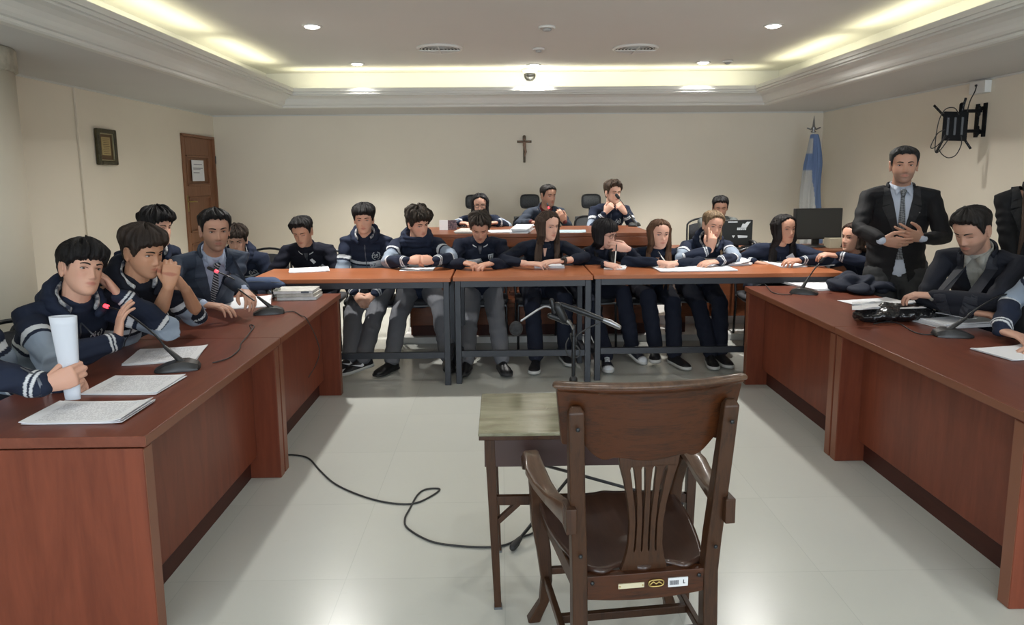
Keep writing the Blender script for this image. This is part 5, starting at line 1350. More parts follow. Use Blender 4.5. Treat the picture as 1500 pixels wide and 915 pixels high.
_, i = add('card', 'black haired girl at the right end of the tables holding a small card', P(1149, 336, y=5.45), yaw=16, pitch=-2, byaw=-6, fem=1,
    skin=(0.495, 0.270, 0.184), hair=dict(line='long', top=.014, side=.009, col=(.011, .009, .009), messy=.25, seed=19, part=.0, fade=0, long=dict(length=0.42, col_n=14, start=66, frontal=.6, seed=9, side=(1, 1), out=.02)), legs='navy', hood=False, chest=False, bands=False, extra=dict(nobadge=1),
    hand_l=dict(w=KT(1172, 381, .04), e=P(1200, 372, y=5.45), f=(-.85, -.4, .05), n=(0, .3, -1), curl=(.45, .5, .6, .7), thumb=.6), hand_r=dict(w=P(1105, 384, y=5.4), e=P(1095, 380, y=5.62), f=(.8, -.3, -.1)))
_, i = add('bob', 'girl with brown bobbed hair in profile beside the standing man', P(1250, 349, y=5.3), yaw=-72, pitch=-4, byaw=-62, fem=1,
    skin=(0.535, 0.299, 0.212), hair=dict(line='long', top=.014, side=.010, col=(.036, .022, .016), messy=.25, seed=23, part=.0, fade=0, long=dict(length=0.14, col_n=13, start=78, frontal=.1, seed=4, thick=.018)), legs='navy', hood=False,
    hand_l=dict(w=P(1228, 375, y=5.12), e=P(1262, 384, y=4.98), f=(-.9, .1, .15), n=(.1, .2, -1), curl=.5), hand_r=dict(w=P(1215, 380, y=5.3), f=(-.9, 0, 0)))

# --- right side desk
_, i = add('standing', 'standing man in black suit and patterned tie gesturing with both hands', P(1324, 243, y=4.5), s=1.03, yaw=-24, pitch=1, byaw=-18, seat=False, vox=.0042,
    skin=(0.474, 0.260, 0.179), hair=dict(line='short', top=.015, side=.005, col=(.020, .019, .019), messy=.25, seed=2, lift=.004), style='suit', col=(.0085, .0085, .0100), stubble=.45,
    hand_l=dict(w=P(1352, 349, y=4.22), f=(-.95, -.1, .22), n=(.1, .9, .3), curl=(.18, .3, .35, .35), spread=.2, thumb=.1), hand_r=dict(w=P(1290, 351, y=4.20), f=(.93, -.15, -.2), n=(.1, .8, .5), curl=(.12, .15, .2, .25), spread=.12, thumb=.0),
    legs='charcoal', shoes='dress', extra=dict(tie=checked('patterned_grey_tie', (.05, .055, .06), (.16, .17, .18), 90), v=.36, vw=.070, open=True, tie_len=.46, shirt=(.46, .50, .58)), shw=.205, torso_w=1.06)
strip_mesh('lapel_pin', i['bvh'], i['frame'], [[(.098, -.145), (.106, -.145), (.106, -.153), (.098, -.153)]], .007, 'chrome', i['top'], sub=2)
_, i = add('bowed', 'bearded man in dark jacket with crossed arms and head bowed at the right desk', P(1424, 338, y=3.5), tuck=.18, yaw=-66, pitch=26, roll=0, byaw=-56, vox=.0038, hip=(2.74, 3.68, .54), eyes='down',
    skin=(0.464, 0.260, 0.184), hair=dict(line='short', top=.020, side=.007, col=(.014, .012, .011), messy=.3, seed=31, lift=.006), style='coat', col=(.0095, .011, .0175), stubble=.5,
    hand_l=dict(w=V3(2.27, 3.50, .86), e=V3(2.47, 3.20, .80), f=(-.75, .6, .0), n=(0, .1, -1), curl=.5), hand_r=dict(w=V3(2.38, 3.36, .80), e=V3(2.22, 3.66, .80), f=(.6, -.75, 0), n=(0, .1, -1), curl=.5), legs='black',
    extra=dict(v=.26, vw=.055, vx=.0, shirt=(.26, .255, .23), buttons=1), shw=.20)
_, i = add('woman', 'woman in black jacket with long brown hair standing at the right edge', P(1534, 240, y=3.8), yaw=-20, pitch=8, byaw=-25, seat=False, fem=1,
    skin=(0.515, 0.299, 0.212), hair=dict(line='long', top=.014, side=.009, col=(.050, .030, .020), messy=.25, seed=33, part=.0, fade=0, long=dict(length=0.46, col_n=13, start=62, frontal=.7, seed=6, out=.05)), style='coat', col=(.0085, .0085, .0095),
    hand_r=dict(w=P(1500, 450, y=3.75), f=(0, 0, -1), n=(0, 1, 0)), hand_l=dict(w=P(1600, 450, y=3.6), f=(0, 0, -1), n=(0, 1, 0)), legs='black', extra=dict(v=.42, vw=.10, shirt=(.40, .38, .33)))
_, i = add('edge', 'person in pale blue striped hoodie at the right edge, hand on the desk', P(1610, 340, y=2.95), tuck=.18, yaw=-62, pitch=15, byaw=-58, vox=.0038, hip=(2.80, 3.05, .54),
    skin=(0.535, 0.308, 0.221), hair=dict(line='fringe', top=.026, side=.010, col=BLACKH, seed=41),
    hand_l=dict(w=P(1560, 508, z=.755), e=P(1640, 520, z=.77), f=(-.85, .3, -.08), n=(0, 0, -1), curl=(.2, .22, .25, .3)), hand_r=dict(w=P(1466, 484, z=.765), e=P(1500, 428, z=.90), f=(.35, -.9, -.1), n=(0, 0, -1), curl=.3))

# --- the judges' bench
BT = .15
_, i = add('judge_woman', 'woman with long black hair and glasses seated high at the left of the bench', P(703, 300, y=7.3), yaw=2, pitch=8, byaw=0, fem=1, glasses=True, vox=.006, floor_z=BT, hipz=.56,
    skin=(0.515, 0.299, 0.221), hair=dict(line='long', top=.014, side=.010, col=(.010, .009, .010), messy=.25, seed=51, part=.0, fade=0, long=dict(length=0.38, col_n=12, start=64, frontal=.6, seed=7, thick=.018)),
    hand_l=dict(w=V3(-.04, 6.93, BZ+.045), f=(-.8, -.5, 0)), hand_r=dict(w=V3(-.42, 6.93, BZ+.045), f=(.8, -.5, 0)), hood=False, chest=False)
_, i = add('judge_man', 'man in dark blue blazer in the middle of the bench with one hand raised', P(803, 287, y=7.3), yaw=30, pitch=4, byaw=4, vox=.006, floor_z=BT, hipz=.58,
    skin=(0.432, 0.241, 0.166), hair=dict(line='short', top=.014, side=.005, col=(.016, .014, .013), messy=.3, seed=52), style='suit', col=(.026, .034, .05), stubble=.25, legs='suitblue',
    hand_l=dict(w=P(828, 326, y=7.1), e=P(834, 338, y=7.25), f=(-.5, -.2, .8), n=(-.3, .9, .2), curl=.5), hand_r=dict(w=V3(.30, 6.93, BZ+.045), f=(.8, -.5, 0)),
    extra=dict(v=.26, vw=.05, shirt=(.10, .022, .022), tie=None))
_, i = add('judge_boy', 'brown haired boy seated high at the right of the bench, hands at his mouth', P(898, 283, y=7.25), yaw=22, pitch=2, byaw=4, vox=.006, floor_z=BT, hipz=.58,
    skin=(0.577, 0.347, 0.258), hair=dict(line='short', top=.026, side=.010, col=(.050, .034, .024), messy=.7, seed=53, lift=.01),
    hand_l=dict(w=P(916, 312, y=7.08), e=P(928, 334, y=7.12), f=(-.6, -.1, .75), n=(-.4, .8, 0), curl=.85, end=.9), hand_r=dict(w=P(886, 312, y=7.08), e=P(872, 334, y=7.12), f=(.6, -.1, .75), n=(.4, .8, 0), curl=.85, end=.9), hood=False, chest=False)
_, i = add('clerk', 'dark haired man in grey sweater behind the monitors, half hidden by the blonde girl', P(1055, 304, y=7.25), yaw=-12, pitch=14, byaw=-5, vox=.006, floor_z=BT, hipz=.56,
    skin=(0.495, 0.279, 0.193), hair=dict(line='short', top=.018, side=.007, col=BLACKH, messy=.3, seed=54), style='plain', col=(.11, .12, .115), stubble=.3, eyes='down',
    hand_l=dict(w=V3(2.45, 6.78, .90), f=(-.5, -.8, 0)), hand_r=dict(w=V3(2.15, 6.78, .90), f=(.5, -.8, 0)))

# ------------------------------------------------------------------ chairs under the people
def stack_chair():
    t = thing('stacking_chair', 'black stacking chair', 'chair', (0, 0, 0), own=True)
    g = G(); rings = []
    for k, (w, d, z) in enumerate(((.20, .19, .425), (.225, .215, .43), (.23, .22, .445), (.225, .215, .462), (.20, .19, .468))):
        rings.append([(w*math.copysign(abs(math.cos(a))**.45, math.cos(a)), d*math.copysign(abs(math.sin(a))**.45, math.sin(a)), z) for a in np.linspace(0, 2*PI, 40, endpoint=False)])
    g.rings(rings); ob('seat', g, 'seat_fabric', t, smooth=True)
    ob('seat_pan', G().box(-.21, .21, -.20, .20, .41, .426), mat('seat_pan_grey', (.16, .165, .175), .5), t, bevel=.006)
    for sx in (-1, 1):
        ob('leg', G().loft([(sx*.215, -.19, 0), (sx*.21, -.18, .415)], .0105, n=10), 'black_metal', t, smooth=True)
        ob('leg', G().loft([(sx*.215, .235, 0), (sx*.21, .19, .415)], .0105, n=10), 'black_metal', t, smooth=True)
    g = G(); pts = [(-.21, .2, .41), (-.215, .225, .55), (-.21, .25, .72)]+[(-.21*math.cos(a), .255+.02*math.sin(a), .76+.09*math.sin(a)) for a in np.linspace(.2, PI-.2, 11)]+[(.21, .25, .72), (.215, .225, .55), (.21, .2, .41)]
    g.loft(pts, .011, n=10); ob('back_frame', g, 'black_metal', t, smooth=True)
    g = G(); rings = []
    for u in np.linspace(-1, 1, 15): rings.append([(u*.19, .235+.03*u*u*-1+.02, .56), (u*.19, .255-.03*u*u+.02, .56), (u*.19, .262-.03*u*u+.02, .80-.03*u*u), (u*.19, .242-.03*u*u+.02, .80-.03*u*u)])
    g.rings(rings); ob('backrest', g, 'seat_fabric', t, smooth=True)
    return t
PLACES = [('paper_holder', 'the person holding a rolled paper'), ('cheek', 'the boy leaning his cheek on his hand'), ('clasped', 'the boy with clasped hands at the left desk'), ('behind', 'the boy in the second row on the left'),
          ('blue_suit', 'the man in the blue suit'), ('hidden', 'the boy whose face is hidden'), ('polo', 'the boy in the dark polo shirt, its curved frame showing'), ('zip', 'the boy in the zipped hoodie'), ('curly', 'the curly haired boy'),
          ('reader', 'the boy bowed over papers'), ('brunette', 'the girl with the wristwatch'), ('spectacles', 'the girl in glasses with canvas shoes'), ('writer', 'the girl writing with light brown hair'), ('blonde', 'the blonde girl'),
          ('card', 'the girl holding a small card'), ('bob', 'the girl with bobbed hair'), ('bowed', 'the bearded man with bowed head'), ('edge', 'the person at the right edge')]
BEH = [('clerk', 'the man in grey sweater behind the monitors')]
sc = None
for key, who in PLACES:
    r_, i = WHO[key]; hp = i['hip']; a = math.atan2(-i['X'].y*-1, i['X'].x)
    lab = 'black stacking chair under '+who
    if sc is None: sc = stack_chair(); sc['label'] = lab; sc['group'] = 'stacking chairs under the seated people'; c = sc; c.location = (hp.x, hp.y, 0); c.rotation_euler = (0, 0, a)
    else: c = dup(sc, (hp.x, hp.y, 0), a, lab, 'stacking chairs under the seated people')

for key, who in BEH:
    hp = WHO[key][1]['hip']; dup(sc, (hp.x, hp.y, BT), 0, 'black stacking chair under '+who, 'stacking chairs under the seated people')
def office_chair(label, hp, z0, head=True):
    t = thing('office_chair', label, 'chair', (hp.x, hp.y, z0), own=True, group='mesh backed office chairs at the back')
    g = G(); rings = []
    for (w, d, z) in ((.19, .19, .43), (.23, .23, .445), (.235, .235, .465), (.22, .22, .482)): rings.append([(w*math.copysign(abs(math.cos(a))**.5, math.cos(a)), d*math.copysign(abs(math.sin(a))**.5, math.sin(a)), z) for a in np.linspace(0, 2*PI, 36, endpoint=False)])
    g.rings(rings); ob('seat', g, 'seat_fabric', t, smooth=True)
    def panel(z0_, z1, w, y, bow, th=.008):
        g = G(); rings = []
        for u in np.linspace(-1, 1, 13): yy = y-bow*u*u; rings.append([(u*w, yy, z0_), (u*w, yy+th, z0_), (u*w, yy+th+.015, z1), (u*w, yy+.015, z1)])
        return g.rings(rings)
    def fram(z0_, z1, w, y, bow, r):
        pts = []
        for a in np.linspace(0, 2*PI, 28, endpoint=False):
            cx, cz = math.copysign(abs(math.cos(a))**.45, math.cos(a)), math.copysign(abs(math.sin(a))**.45, math.sin(a))
            pts.append((cx*w, y+.006-bow*cx*cx+.015*(cz+1)/2, (z0_+z1)/2+cz*(z1-z0_)/2))
        return G().loft(pts, r, n=8, close=True)
    bk = ob('backrest', panel(.52, .88, .19, .26, .03), 'mesh_fabric', t, smooth=True); ob('back_frame', fram(.52, .88, .195, .26, .03, .012), 'black_plastic', bk, smooth=True)
    if head:
        hd = ob('headrest', panel(.98, 1.13, .10, .27, .02), 'mesh_fabric', t, smooth=True); ob('headrest_frame', fram(.98, 1.13, .105, .27, .02, .011), 'black_plastic', hd, smooth=True)
        ob('headrest_stem', G().bar((0, .29, .9), (0, .295, 1.02), .05, .012, up=(0, 1, 0)), 'black_plastic', t)
    ob('spine', G().bar((0, .29, .42), (0, .285, .9), .06, .016, up=(0, 1, 0)).bar((0, .0, .43), (0, .29, .43), .06, .02), 'black_plastic', t)
    ob('gas_lift', G().loft([(0, 0, .10), (0, 0, .43)], .025, n=14), 'black_metal', t, smooth=True)
    for k in range(5):
        a = 2*PI*k/5+.3; lg = ob('leg', G().bar((0, 0, .10), (.29*math.cos(a), .29*math.sin(a), .07), .04, .022), 'black_plastic', t)
        ob('caster', G().loft([(.28*math.cos(a)-.012, .28*math.sin(a), .028), (.28*math.cos(a)+.012, .28*math.sin(a), .028)], .022, n=12), 'rubber', lg, smooth=True)
    return t
office_chair('grey mesh office chair behind the long haired woman at the bench', WHO['judge_woman'][1]['hip']+V3(-.08, .12, 0), BT)
office_chair('grey mesh office chair behind the man in dark blue blazer', WHO['judge_man'][1]['hip']+V3(-.12, .12, 0), BT)
office_chair('grey mesh office chair behind the boy at the right of the bench', WHO['judge_boy'][1]['hip']+V3(-.10, .12, 0), BT)
for k_, (r_, i_) in WHO.items():
    for s_ in 'lr':
        S, E, W, h = i_['J'][s_]; a, b = (E-S).length, (W-E).length
        if not (.22 < a < .36 and .18 < b < .32): print('ARM', k_, s_, round(a, 2), round(b, 2))
    print('DBG', k_, [round(q, 2) for q in i_['N']], [round(q, 2) for q in i_['hip']])
# ------------------------------------------------------------------ microphones
def bez(pts, n=8):
    """smooth curve through points"""
    pts = [Vector(p) for p in pts]; out = []
    for i in range(len(pts)-1):
        a, b, c, d = pts[max(i-1, 0)], pts[i], pts[i+1], pts[min(i+2, len(pts)-1)]
        for k in range(n):
            t = k/n; out.append(.5*((2*b)+(c-a)*t+(2*a-5*b+4*c-d)*t*t+(-a+3*b-3*c+d)*t**3))
    return out+[pts[-1]]
def desk_mic(label, bpos, tip, heading, led=True, sag=.05, foam=False):
    """a wedge base on the desk with a gooseneck up to tip; heading = where the wedge points"""
    b = Vector(bpos); t = thing('gooseneck_microphone', label, 'microphone', b, group='gooseneck microphones on the desks' if led else None)
    h = Vector((math.cos(heading), math.sin(heading), 0)); x = Vector((-h.y, h.x, 0)); Z = Vector((0, 0, 1))
    secs = [(-.085, .030, .006, .010), (-.075, .046, .0, .024), (-.04, .054, .0, .038), (.0, .052, .0, .040), (.05, .046, .0, .028), (.082, .036, .0, .014), (.09, .026, .004, .010)]
    g = G(); rings = []
    for y, w, z0, z1 in secs:
        rings.append([b+h*y+x*(w*cx)+Z*(z0+(z1-z0)*cz) for cx, cz in ((-1, 0), (1, 0), (1, .35), (.72, 1), (-.72, 1), (-1, .35))])
    g.rings(rings); bs_ = ob('base', g, 'grey_plastic' if False else 'black_plastic', t, bevel=.003)
    st = b+h*-.01+Z*.036; tip = Vector(tip); d = (tip-st); L = d.length; u = d.normalized()
    ob('neck_socket', G().loft([st-u*.01, st+u*.09+Z*.01], [.013, .0075], n=12), 'black_plastic', t, smooth=True)
    mid = st+d*.35+Z*sag*.9; m2 = st+d*.7+Z*sag
    nk = bez([st+u*.08+Z*.008, mid, m2, tip], 8); ob('gooseneck', G().loft(nk, .0042, n=8), 'black_metal', t, smooth=True)
    e = (nk[-1]-nk[-3]).normalized()
    if led: ob('light_ring', G().loft([tip+e*.002, tip+e*.016], .0088, n=16), 'red_led', t, smooth=True)
    hd = ob('mic_head', G().loft([tip+e*.022, tip+e*.058], [.0095, .0095] if not foam else [.016, .017], n=14), 'foam', t, smooth=True)
    return t
b1 = P(262, 541, z=DZ); desk_mic('black gooseneck microphone with red ring, nearest on the left desk', b1, P(158, 449, y=b1.y+.12), R(200), sag=.035)
b2 = P(395, 459, z=DZ); desk_mic('black gooseneck microphone with red ring before the man in blue suit', b2, P(319, 398, y=b2.y+.02), R(200), sag=.02)
b3 = P(1177, 430, z=DZ); desk_mic('unlit gooseneck microphone at the far end of the right desk', b3, P(1200, 386, y=b3.y+.10), R(-30), led=False, sag=.01)
b4 = P(1394, 492, z=DZ); desk_mic('black gooseneck microphone with red ring on the right desk', b4, P(1490, 428, y=b4.y+.05), R(-15), sag=.03)
b5 = V3(1.56-.45, 6.85, BZ); desk_mic('black gooseneck microphone in front of the boy at the bench', P(926, 331, y=6.9)*1.0 if False else V3(P(930, 330, y=6.9).x, 6.9, BZ), P(908, 292, y=6.98), R(60), led=False, sag=.01, foam=True)
b6 = V3(P(812, 330, y=6.85).x, 6.85, BZ); desk_mic('gooseneck microphone with red ring in front of the man at the bench', b6, P(804, 305, y=6.95), R(60), sag=.0)
def cable(name, label, pts, r=.003, n=8, parent=None, mt='rubber'):
    g = G().loft(bez(pts, n), r, n=8); o = ob(name, g, mt, parent, smooth=True)
    if parent is None: tag(o, label, 'cable')
    return o
zc = DZ+.004
cable('microphone_cable', 'thin black cable curling over the left desk from the nearest microphone', [P(312, 531, z=zc), P(335, 524, z=zc), P(350, 512, z=zc), P(353, 503, z=zc), P(362, 492, z=zc+.004), P(372, 478, z=zc), P(366, 476, z=zc), P(369, 483, z=zc)], .0028)
fx_ = LX+.016
cable('microphone_cable', 'thin black cable hanging over the left desk front from the farther microphone', [P(417, 457, z=zc), P(430, 456, z=zc), P(441, 462, z=zc), Vector((fx_, P(449, 468, x=fx_).y, DZ)), P(462, 492, x=fx_+.004), P(468, 515, x=fx_+.006), P(462, 535, x=fx_), P(452, 552, x=fx_-.0)], .0028)
cable('microphone_cable', 'thin black cable from the unlit microphone on the right desk', [P(1160, 431, z=zc), P(1145, 431, z=zc), P(1130, 427, z=zc), P(1120, 416, z=zc), P(1108, 418, z=zc)], .0028)
cable('microphone_cable', 'thin black cable trailing left from the microphone on the right desk', [P(1371, 490, z=zc), P(1350, 489, z=zc), P(1335, 484, z=zc), P(1318, 474, z=zc), P(1300, 471, z=zc), P(1280, 474, z=zc)], .0028)

# boom stand in front of the tables
sy = 2.98; sb = V3(P(840, 560, y=sy).x, sy, 0)
t = thing('microphone_stand', 'low black tripod microphone stand with boom arm behind the armchair', 'microphone stand', sb)
hub = P(836, 478, y=sy); hub.x = sb.x
ob('pole', G().loft([V3(sb.x, sy, .10), V3(sb.x, sy, .55)], .0125, n=12).loft([V3(sb.x, sy, .5), hub], .009, n=12), 'black_metal', t, smooth=True)
ob('height_collar', G().loft([V3(sb.x, sy, .53), V3(sb.x, sy, .59)], .019, n=14), 'black_plastic', t, smooth=True)
ob('leg_hub', G().loft([V3(sb.x, sy, .10), V3(sb.x, sy, .17)], .022, n=14), 'black_plastic', t, smooth=True)
ft = P(752, 801, z=.014)
for k in range(3):
    a = math.atan2(ft.y-sy, ft.x-sb.x)+2*PI*k/3; Lr = math.hypot(ft.x-sb.x, ft.y-sy)
    e = V3(sb.x+Lr*math.cos(a), sy+Lr*math.sin(a), .016); s0 = V3(sb.x+.02*math.cos(a), sy+.02*math.sin(a), .14)
    lg = ob('leg', G().loft([s0, e], .0075, n=10), 'black_metal', t, smooth=True)
    u = (s0-e).normalized(); ob('rubber_foot', G().loft([e-u*.004, e+u*.02, e+u*.05], [.0145, .0155, .010], n=12), 'rubber', lg, smooth=True)
B = lambda x, y, dy=0: P(x, y, y=sy+dy)
ob('boom_clamp', G().loft([B(817, 449), B(826, 468)], [.022, .02], n=12).loft([B(806, 462), B(833, 472)], .013, n=10).loft([B(808, 440), B(812, 458)], .011, n=10), 'black_metal', t, smooth=True)
ob('wing_nut', G().bar(B(834, 470, -.02), B(840, 482, -.03), .012, .006).loft([B(826, 466), B(836, 474, -.02)], .007, n=8), 'chrome', t, smooth=False)
bm_ = ob('boom_arm', G().loft([B(822, 446), B(850, 456), B(888, 470)], [.011, .0145, .0095], n=12), 'black_metal', t, smooth=True)
ob('boom_end', G().loft([B(880, 467), B(893, 472), B(907, 479)], [.009, .014, .011], n=12), 'chrome', bm_, smooth=True)
ob('gooseneck', G().loft(bez([B(810, 453), B(803, 449), B(794, 450), B(778, 460), B(763, 470)], 5), .0045, n=8), 'chrome', t, smooth=True)
mc = ob('microphone', G().ball(B(756, 481), (.030, .030, .034), n=18, m=14), 'foam', t, smooth=True)
ob('stand_cable', G().loft(bez([B(876, 474), B(862, 480), B(848, 489), B(842, 494), B(836, 488, -.02), B(838, 500), B(849, 512), B(846, 523), B(832, 520), B(829, 505), B(833, 495)], 5), .0032, n=8), 'rubber', t, smooth=True)
Cf = lambda x, y: P(x, y, z=.005)
cable('floor_cable', 'long black cable looping across the pale floor from the left desk', [Cf(404, 667), Cf(430, 666), Cf(452, 671), Cf(470, 690), Cf(492, 709), Cf(530, 726), Cf(570, 736), Cf(606, 737), Cf(632, 726), Cf(644, 716), Cf(625, 716), Cf(612, 724), Cf(600, 745), Cf(593, 760), Cf(598, 774), Cf(630, 792), Cf(670, 799), Cf(716, 801), Cf(742, 797), Cf(765, 786), Cf(785, 778), V3(sb.x-.03, sy-.1, .005), V3(sb.x-.015, sy-.02, .03)], .0042, 7)

# ------------------------------------------------------------------ paper on the desks
def sheets(label, corners, z, n=2, th=.003, printed_=True, group='sheets of paper on the desks', mt=None, name='papers', cat='papers', curl=.004, jit=3):
    """corners in the photograph: far-left, far-right, near-right, near-left"""
    c = [P(*q, z=z) for q in corners]; ctr = sum(c, Vector())/4
    w = ((c[1]-c[0]).length+(c[2]-c[3]).length)/2; h = ((c[3]-c[0]).length+(c[2]-c[1]).length)/2
    a = math.atan2((c[1]-c[0]+c[2]-c[3]).y, (c[1]-c[0]+c[2]-c[3]).x)
    sk = ((c[0]+c[1]-c[2]-c[3])/2); sk = math.atan2(sk.y, sk.x)-a-PI/2      # real sheets are square-cornered: keep only part of the slant
    t = thing(name, label, cat, (ctr.x, ctr.y, z), own=True, group=group); t.rotation_euler.z = a
    rs = random.Random(len(label)+int(corners[0][0]))
    for k in range(n):
        g = G(); nx, ny = 10, 6; r = R(rs.uniform(-jit, jit)) if k < n-1 else 0; dx, dy = (rs.uniform(-.008, .008), rs.uniform(-.008, .008)) if k < n-1 else (0, 0); V = []
        for s_ in (0, 1):
            for i in range(ny+1):
                for j in range(nx+1):
                    u, v = -.5+j/nx, -.5+i/ny; x, y = u*w, v*h
                    zz = .0008+k*th+(.0004 if s_ == 0 else th*.85)+curl*max(0, (abs(u)-.3)/.2)**2*(1 if u > 0 else .4)*(k+1)/n
                    V.append((x*math.cos(r)-y*math.sin(r)+dx, x*math.sin(r)+y*math.cos(r)+dy, zz))
        N_ = (nx+1)*(ny+1); q = nx+1
        fs = [(i*q+j, (i+1)*q+j, (i+1)*q+j+1, i*q+j+1) for i in range(ny) for j in range(nx)]+[(N_+i*q+j, N_+i*q+j+1, N_+(i+1)*q+j+1, N_+(i+1)*q+j) for i in range(ny) for j in range(nx)]
        for i in range(ny): fs += [(i*q, N_+i*q, N_+(i+1)*q, (i+1)*q), (i*q+nx, (i+1)*q+nx, N_+(i+1)*q+nx, N_+i*q+nx)]
        for j in range(nx): fs += [(j, j+1, N_+j+1, N_+j), (ny*q+j, N_+ny*q+j, N_+ny*q+j+1, ny*q+j+1)]
        g.add(V, fs); ob('sheet', g, mt or ('printed' if printed_ and k == n-1 else 'paper'), t)
    return t
sheets('printed papers nearest the camera at the corner of the left desk', [(84, 592), (221, 590), (182, 621), (32, 624)], DZ, 3, .003, curl=.012)
sheets('printed papers between the rolled paper and the nearest microphone base', [(168, 552), (270, 551), (234, 577), (120, 579)], DZ, 2)
sheets('printed papers partly behind the nearest microphone on the left desk', [(202, 513), (304, 508), (288, 528), (182, 536)], DZ, 2)
sheets('plain white papers under the hand of the man in blue suit', [(338, 437), (402, 434), (392, 449), (314, 455)], DZ, 2, printed_=False)
sheets('open white papers lying in front of the boy in dark polo', [(427, 394), (484, 391), (478, 398), (420, 400)], TZ, 2)
sheets('thin white sheet under the clasped hands of the curly haired boy', [(590, 393), (638, 392), (634, 397), (584, 397)], TZ, 1)
sheets('white spiral pad under the hand of the girl in glasses', [(890, 388), (918, 389), (914, 395), (882, 395)], TZ, 2, .004)
sheets('white notebook the light brown haired girl writes in', [(958, 384), (998, 386), (992, 392), (954, 391)], TZ, 2, .006)
sheets('long pale folder lying along the front edge of the right table', [(956, 390), (1066, 389), (1072, 397), (962, 399)], TZ, 2, .004, False)
sheets('white printed papers in front of the girl holding a card', [(1122, 382), (1160, 382), (1170, 391), (1135, 392)], TZ, 2)
sheets('pale sheet at the right end of the tables beside the card', [(1168, 383), (1196, 382), (1208, 389), (1176, 391)], TZ, 1)
sheets('open white folder at the far end of the right desk', [(1150, 412), (1218, 409), (1256, 422), (1178, 427)], DZ, 3, .004, False)
sheets('white sheet sticking out under the plastic bag on the right desk', [(1232, 440), (1300, 437), (1340, 446), (1262, 452)], DZ, 1, printed_=False)
sheets('thick white document pile behind the right microphone', [(1332, 466), (1408, 461), (1447, 478), (1372, 483)], DZ, 4, .007, False, curl=.002)
sheets('loose white papers at the right edge of the photo on the desk', [(1434, 511), (1500, 508), (1560, 522), (1470, 531)], DZ, 2, printed_=False, curl=.008)
# rolled sheet held upright
a_, b_ = P(107, 584, y=2.33), P(92, 463, y=2.30)
g = G(); rings = []; X_ = V3(1, 0, 0)
for s_ in np.linspace(0, 1, 12):
    c = a_*(1-s_)+b_*s_; r0 = .026+.020*s_; rings.append([c+V3(r0*math.cos(q), r0*.55*math.sin(q)-.0, 0) for q in np.linspace(0, 2*PI, 28, endpoint=False)])
g.rings(rings, cap=False); o = ob('rolled_paper', g, mat('white_roll', (.58, .61, .67), .8), None, smooth=True); o.modifiers.new('thickness', 'SOLIDIFY').thickness = .002
tag(o, 'loosely rolled white paper held upright in a hand at the left edge', 'paper')
# books and files
def block(g, M4, w, d, z0, z1, r=0):
    v = [(sx*w/2, sy_*d/2, z) for z in (z0, z1) for sx, sy_ in ((-1, -1), (1, -1), (1, 1), (-1, 1))]; c, s_ = math.cos(r), math.sin(r)
    v = [(M4.x+x*c-y*s_, M4.y+x*s_+y*c, M4.z+z) for x, y, z in v]
    return g.add(v, [(0, 3, 2, 1), (4, 5, 6, 7), (0, 1, 5, 4), (1, 2, 6, 5), (2, 3, 7, 6), (3, 0, 4, 7)])
M['file_cream'] = mottled('cream_file_paper', (.40, .39, .35), (.56, .55, .52), 30, .8, .2)
M['file_white'] = mottled('white_file_paper', (.55, .55, .56), (.66, .66, .67), 30, .8, .2)
bp = P(440, 436, z=DZ)
for k, (lab, m_, z0, z1, r) in enumerate((('lowest grey white file in the pile by the far left microphone', 'file_white', .001, .022, .05), ('middle cream file in the pile by the far left microphone', 'file_cream', .023, .043, -.03), ('topmost file with a dark tab in the pile by the far left microphone', 'file_white', .044, .062, .02))):
    tt = thing('document_file', lab, 'file', (bp.x, bp.y, DZ+z0), group=None)
    g = block(G(), V3(bp.x-.01*k, bp.y, DZ), .25, .19, z0+.002, z1-.002, r); ob('pages', g, m_, tt)
    g = block(G(), V3(bp.x-.01*k, bp.y, DZ), .255, .195, z0, z0+.002, r); block(g, V3(bp.x-.01*k, bp.y, DZ), .255, .195, z1-.002, z1, r); ob('cover', g, 'file_cream', tt)
    if k == 2: g = block(G(), V3(bp.x+.06, bp.y-.096, DZ), .05, .004, z0+.004, z1-.003, r); ob('dark_tab', g, 'zip', tt)
gp = P(405, 439, z=DZ)
t = ob('drinking_glass', G().lathe([(.001, .003), (.026, .003), (.030, .075), (.0275, .075), (.024, .010), (.001, .010)][::-1], gp, 24), mat('clear_glass', (.9, .95, .95), .03, trans=1), None, smooth=True)
tag(t, 'small clear glass beside the file pile on the left desk', 'glass')
# slate blue soft case
cp_ = P(384, 426, z=DZ); g = G()
g.loft([cp_+V3(-.15, .0, .045), cp_+V3(-.08, 0, .052), cp_+V3(.08, 0, .052), cp_+V3(.14, 0, .042)], [(.030, .045), (.048, .065), (.046, .065), (.028, .042)], ref=(0, 0, 1), n=22)
me = fuse(g, .006, 2); vv = verts(me); vv[:, 2] = np.maximum(vv[:, 2], DZ+.001); setv(me, folds(vv, norms(me), .003, .06, 4)); vv = verts(me); vv[:, 2] = np.maximum(vv[:, 2], DZ+.001); setv(me, vv)
t = thing('soft_case', 'slate blue soft case lying beyond the papers on the left desk', 'case', cp_); paint(me, np.tile(np.array((.060, .085, .15)), (len(vv), 1))); put('case_body', me, 'knit', t)
ob('case_zip', G().loft([cp_+V3(-.16, -.05, .07), cp_+V3(0, -.062, .076), cp_+V3(.15, -.05, .066)], .003, n=6), 'zip', t, smooth=True)
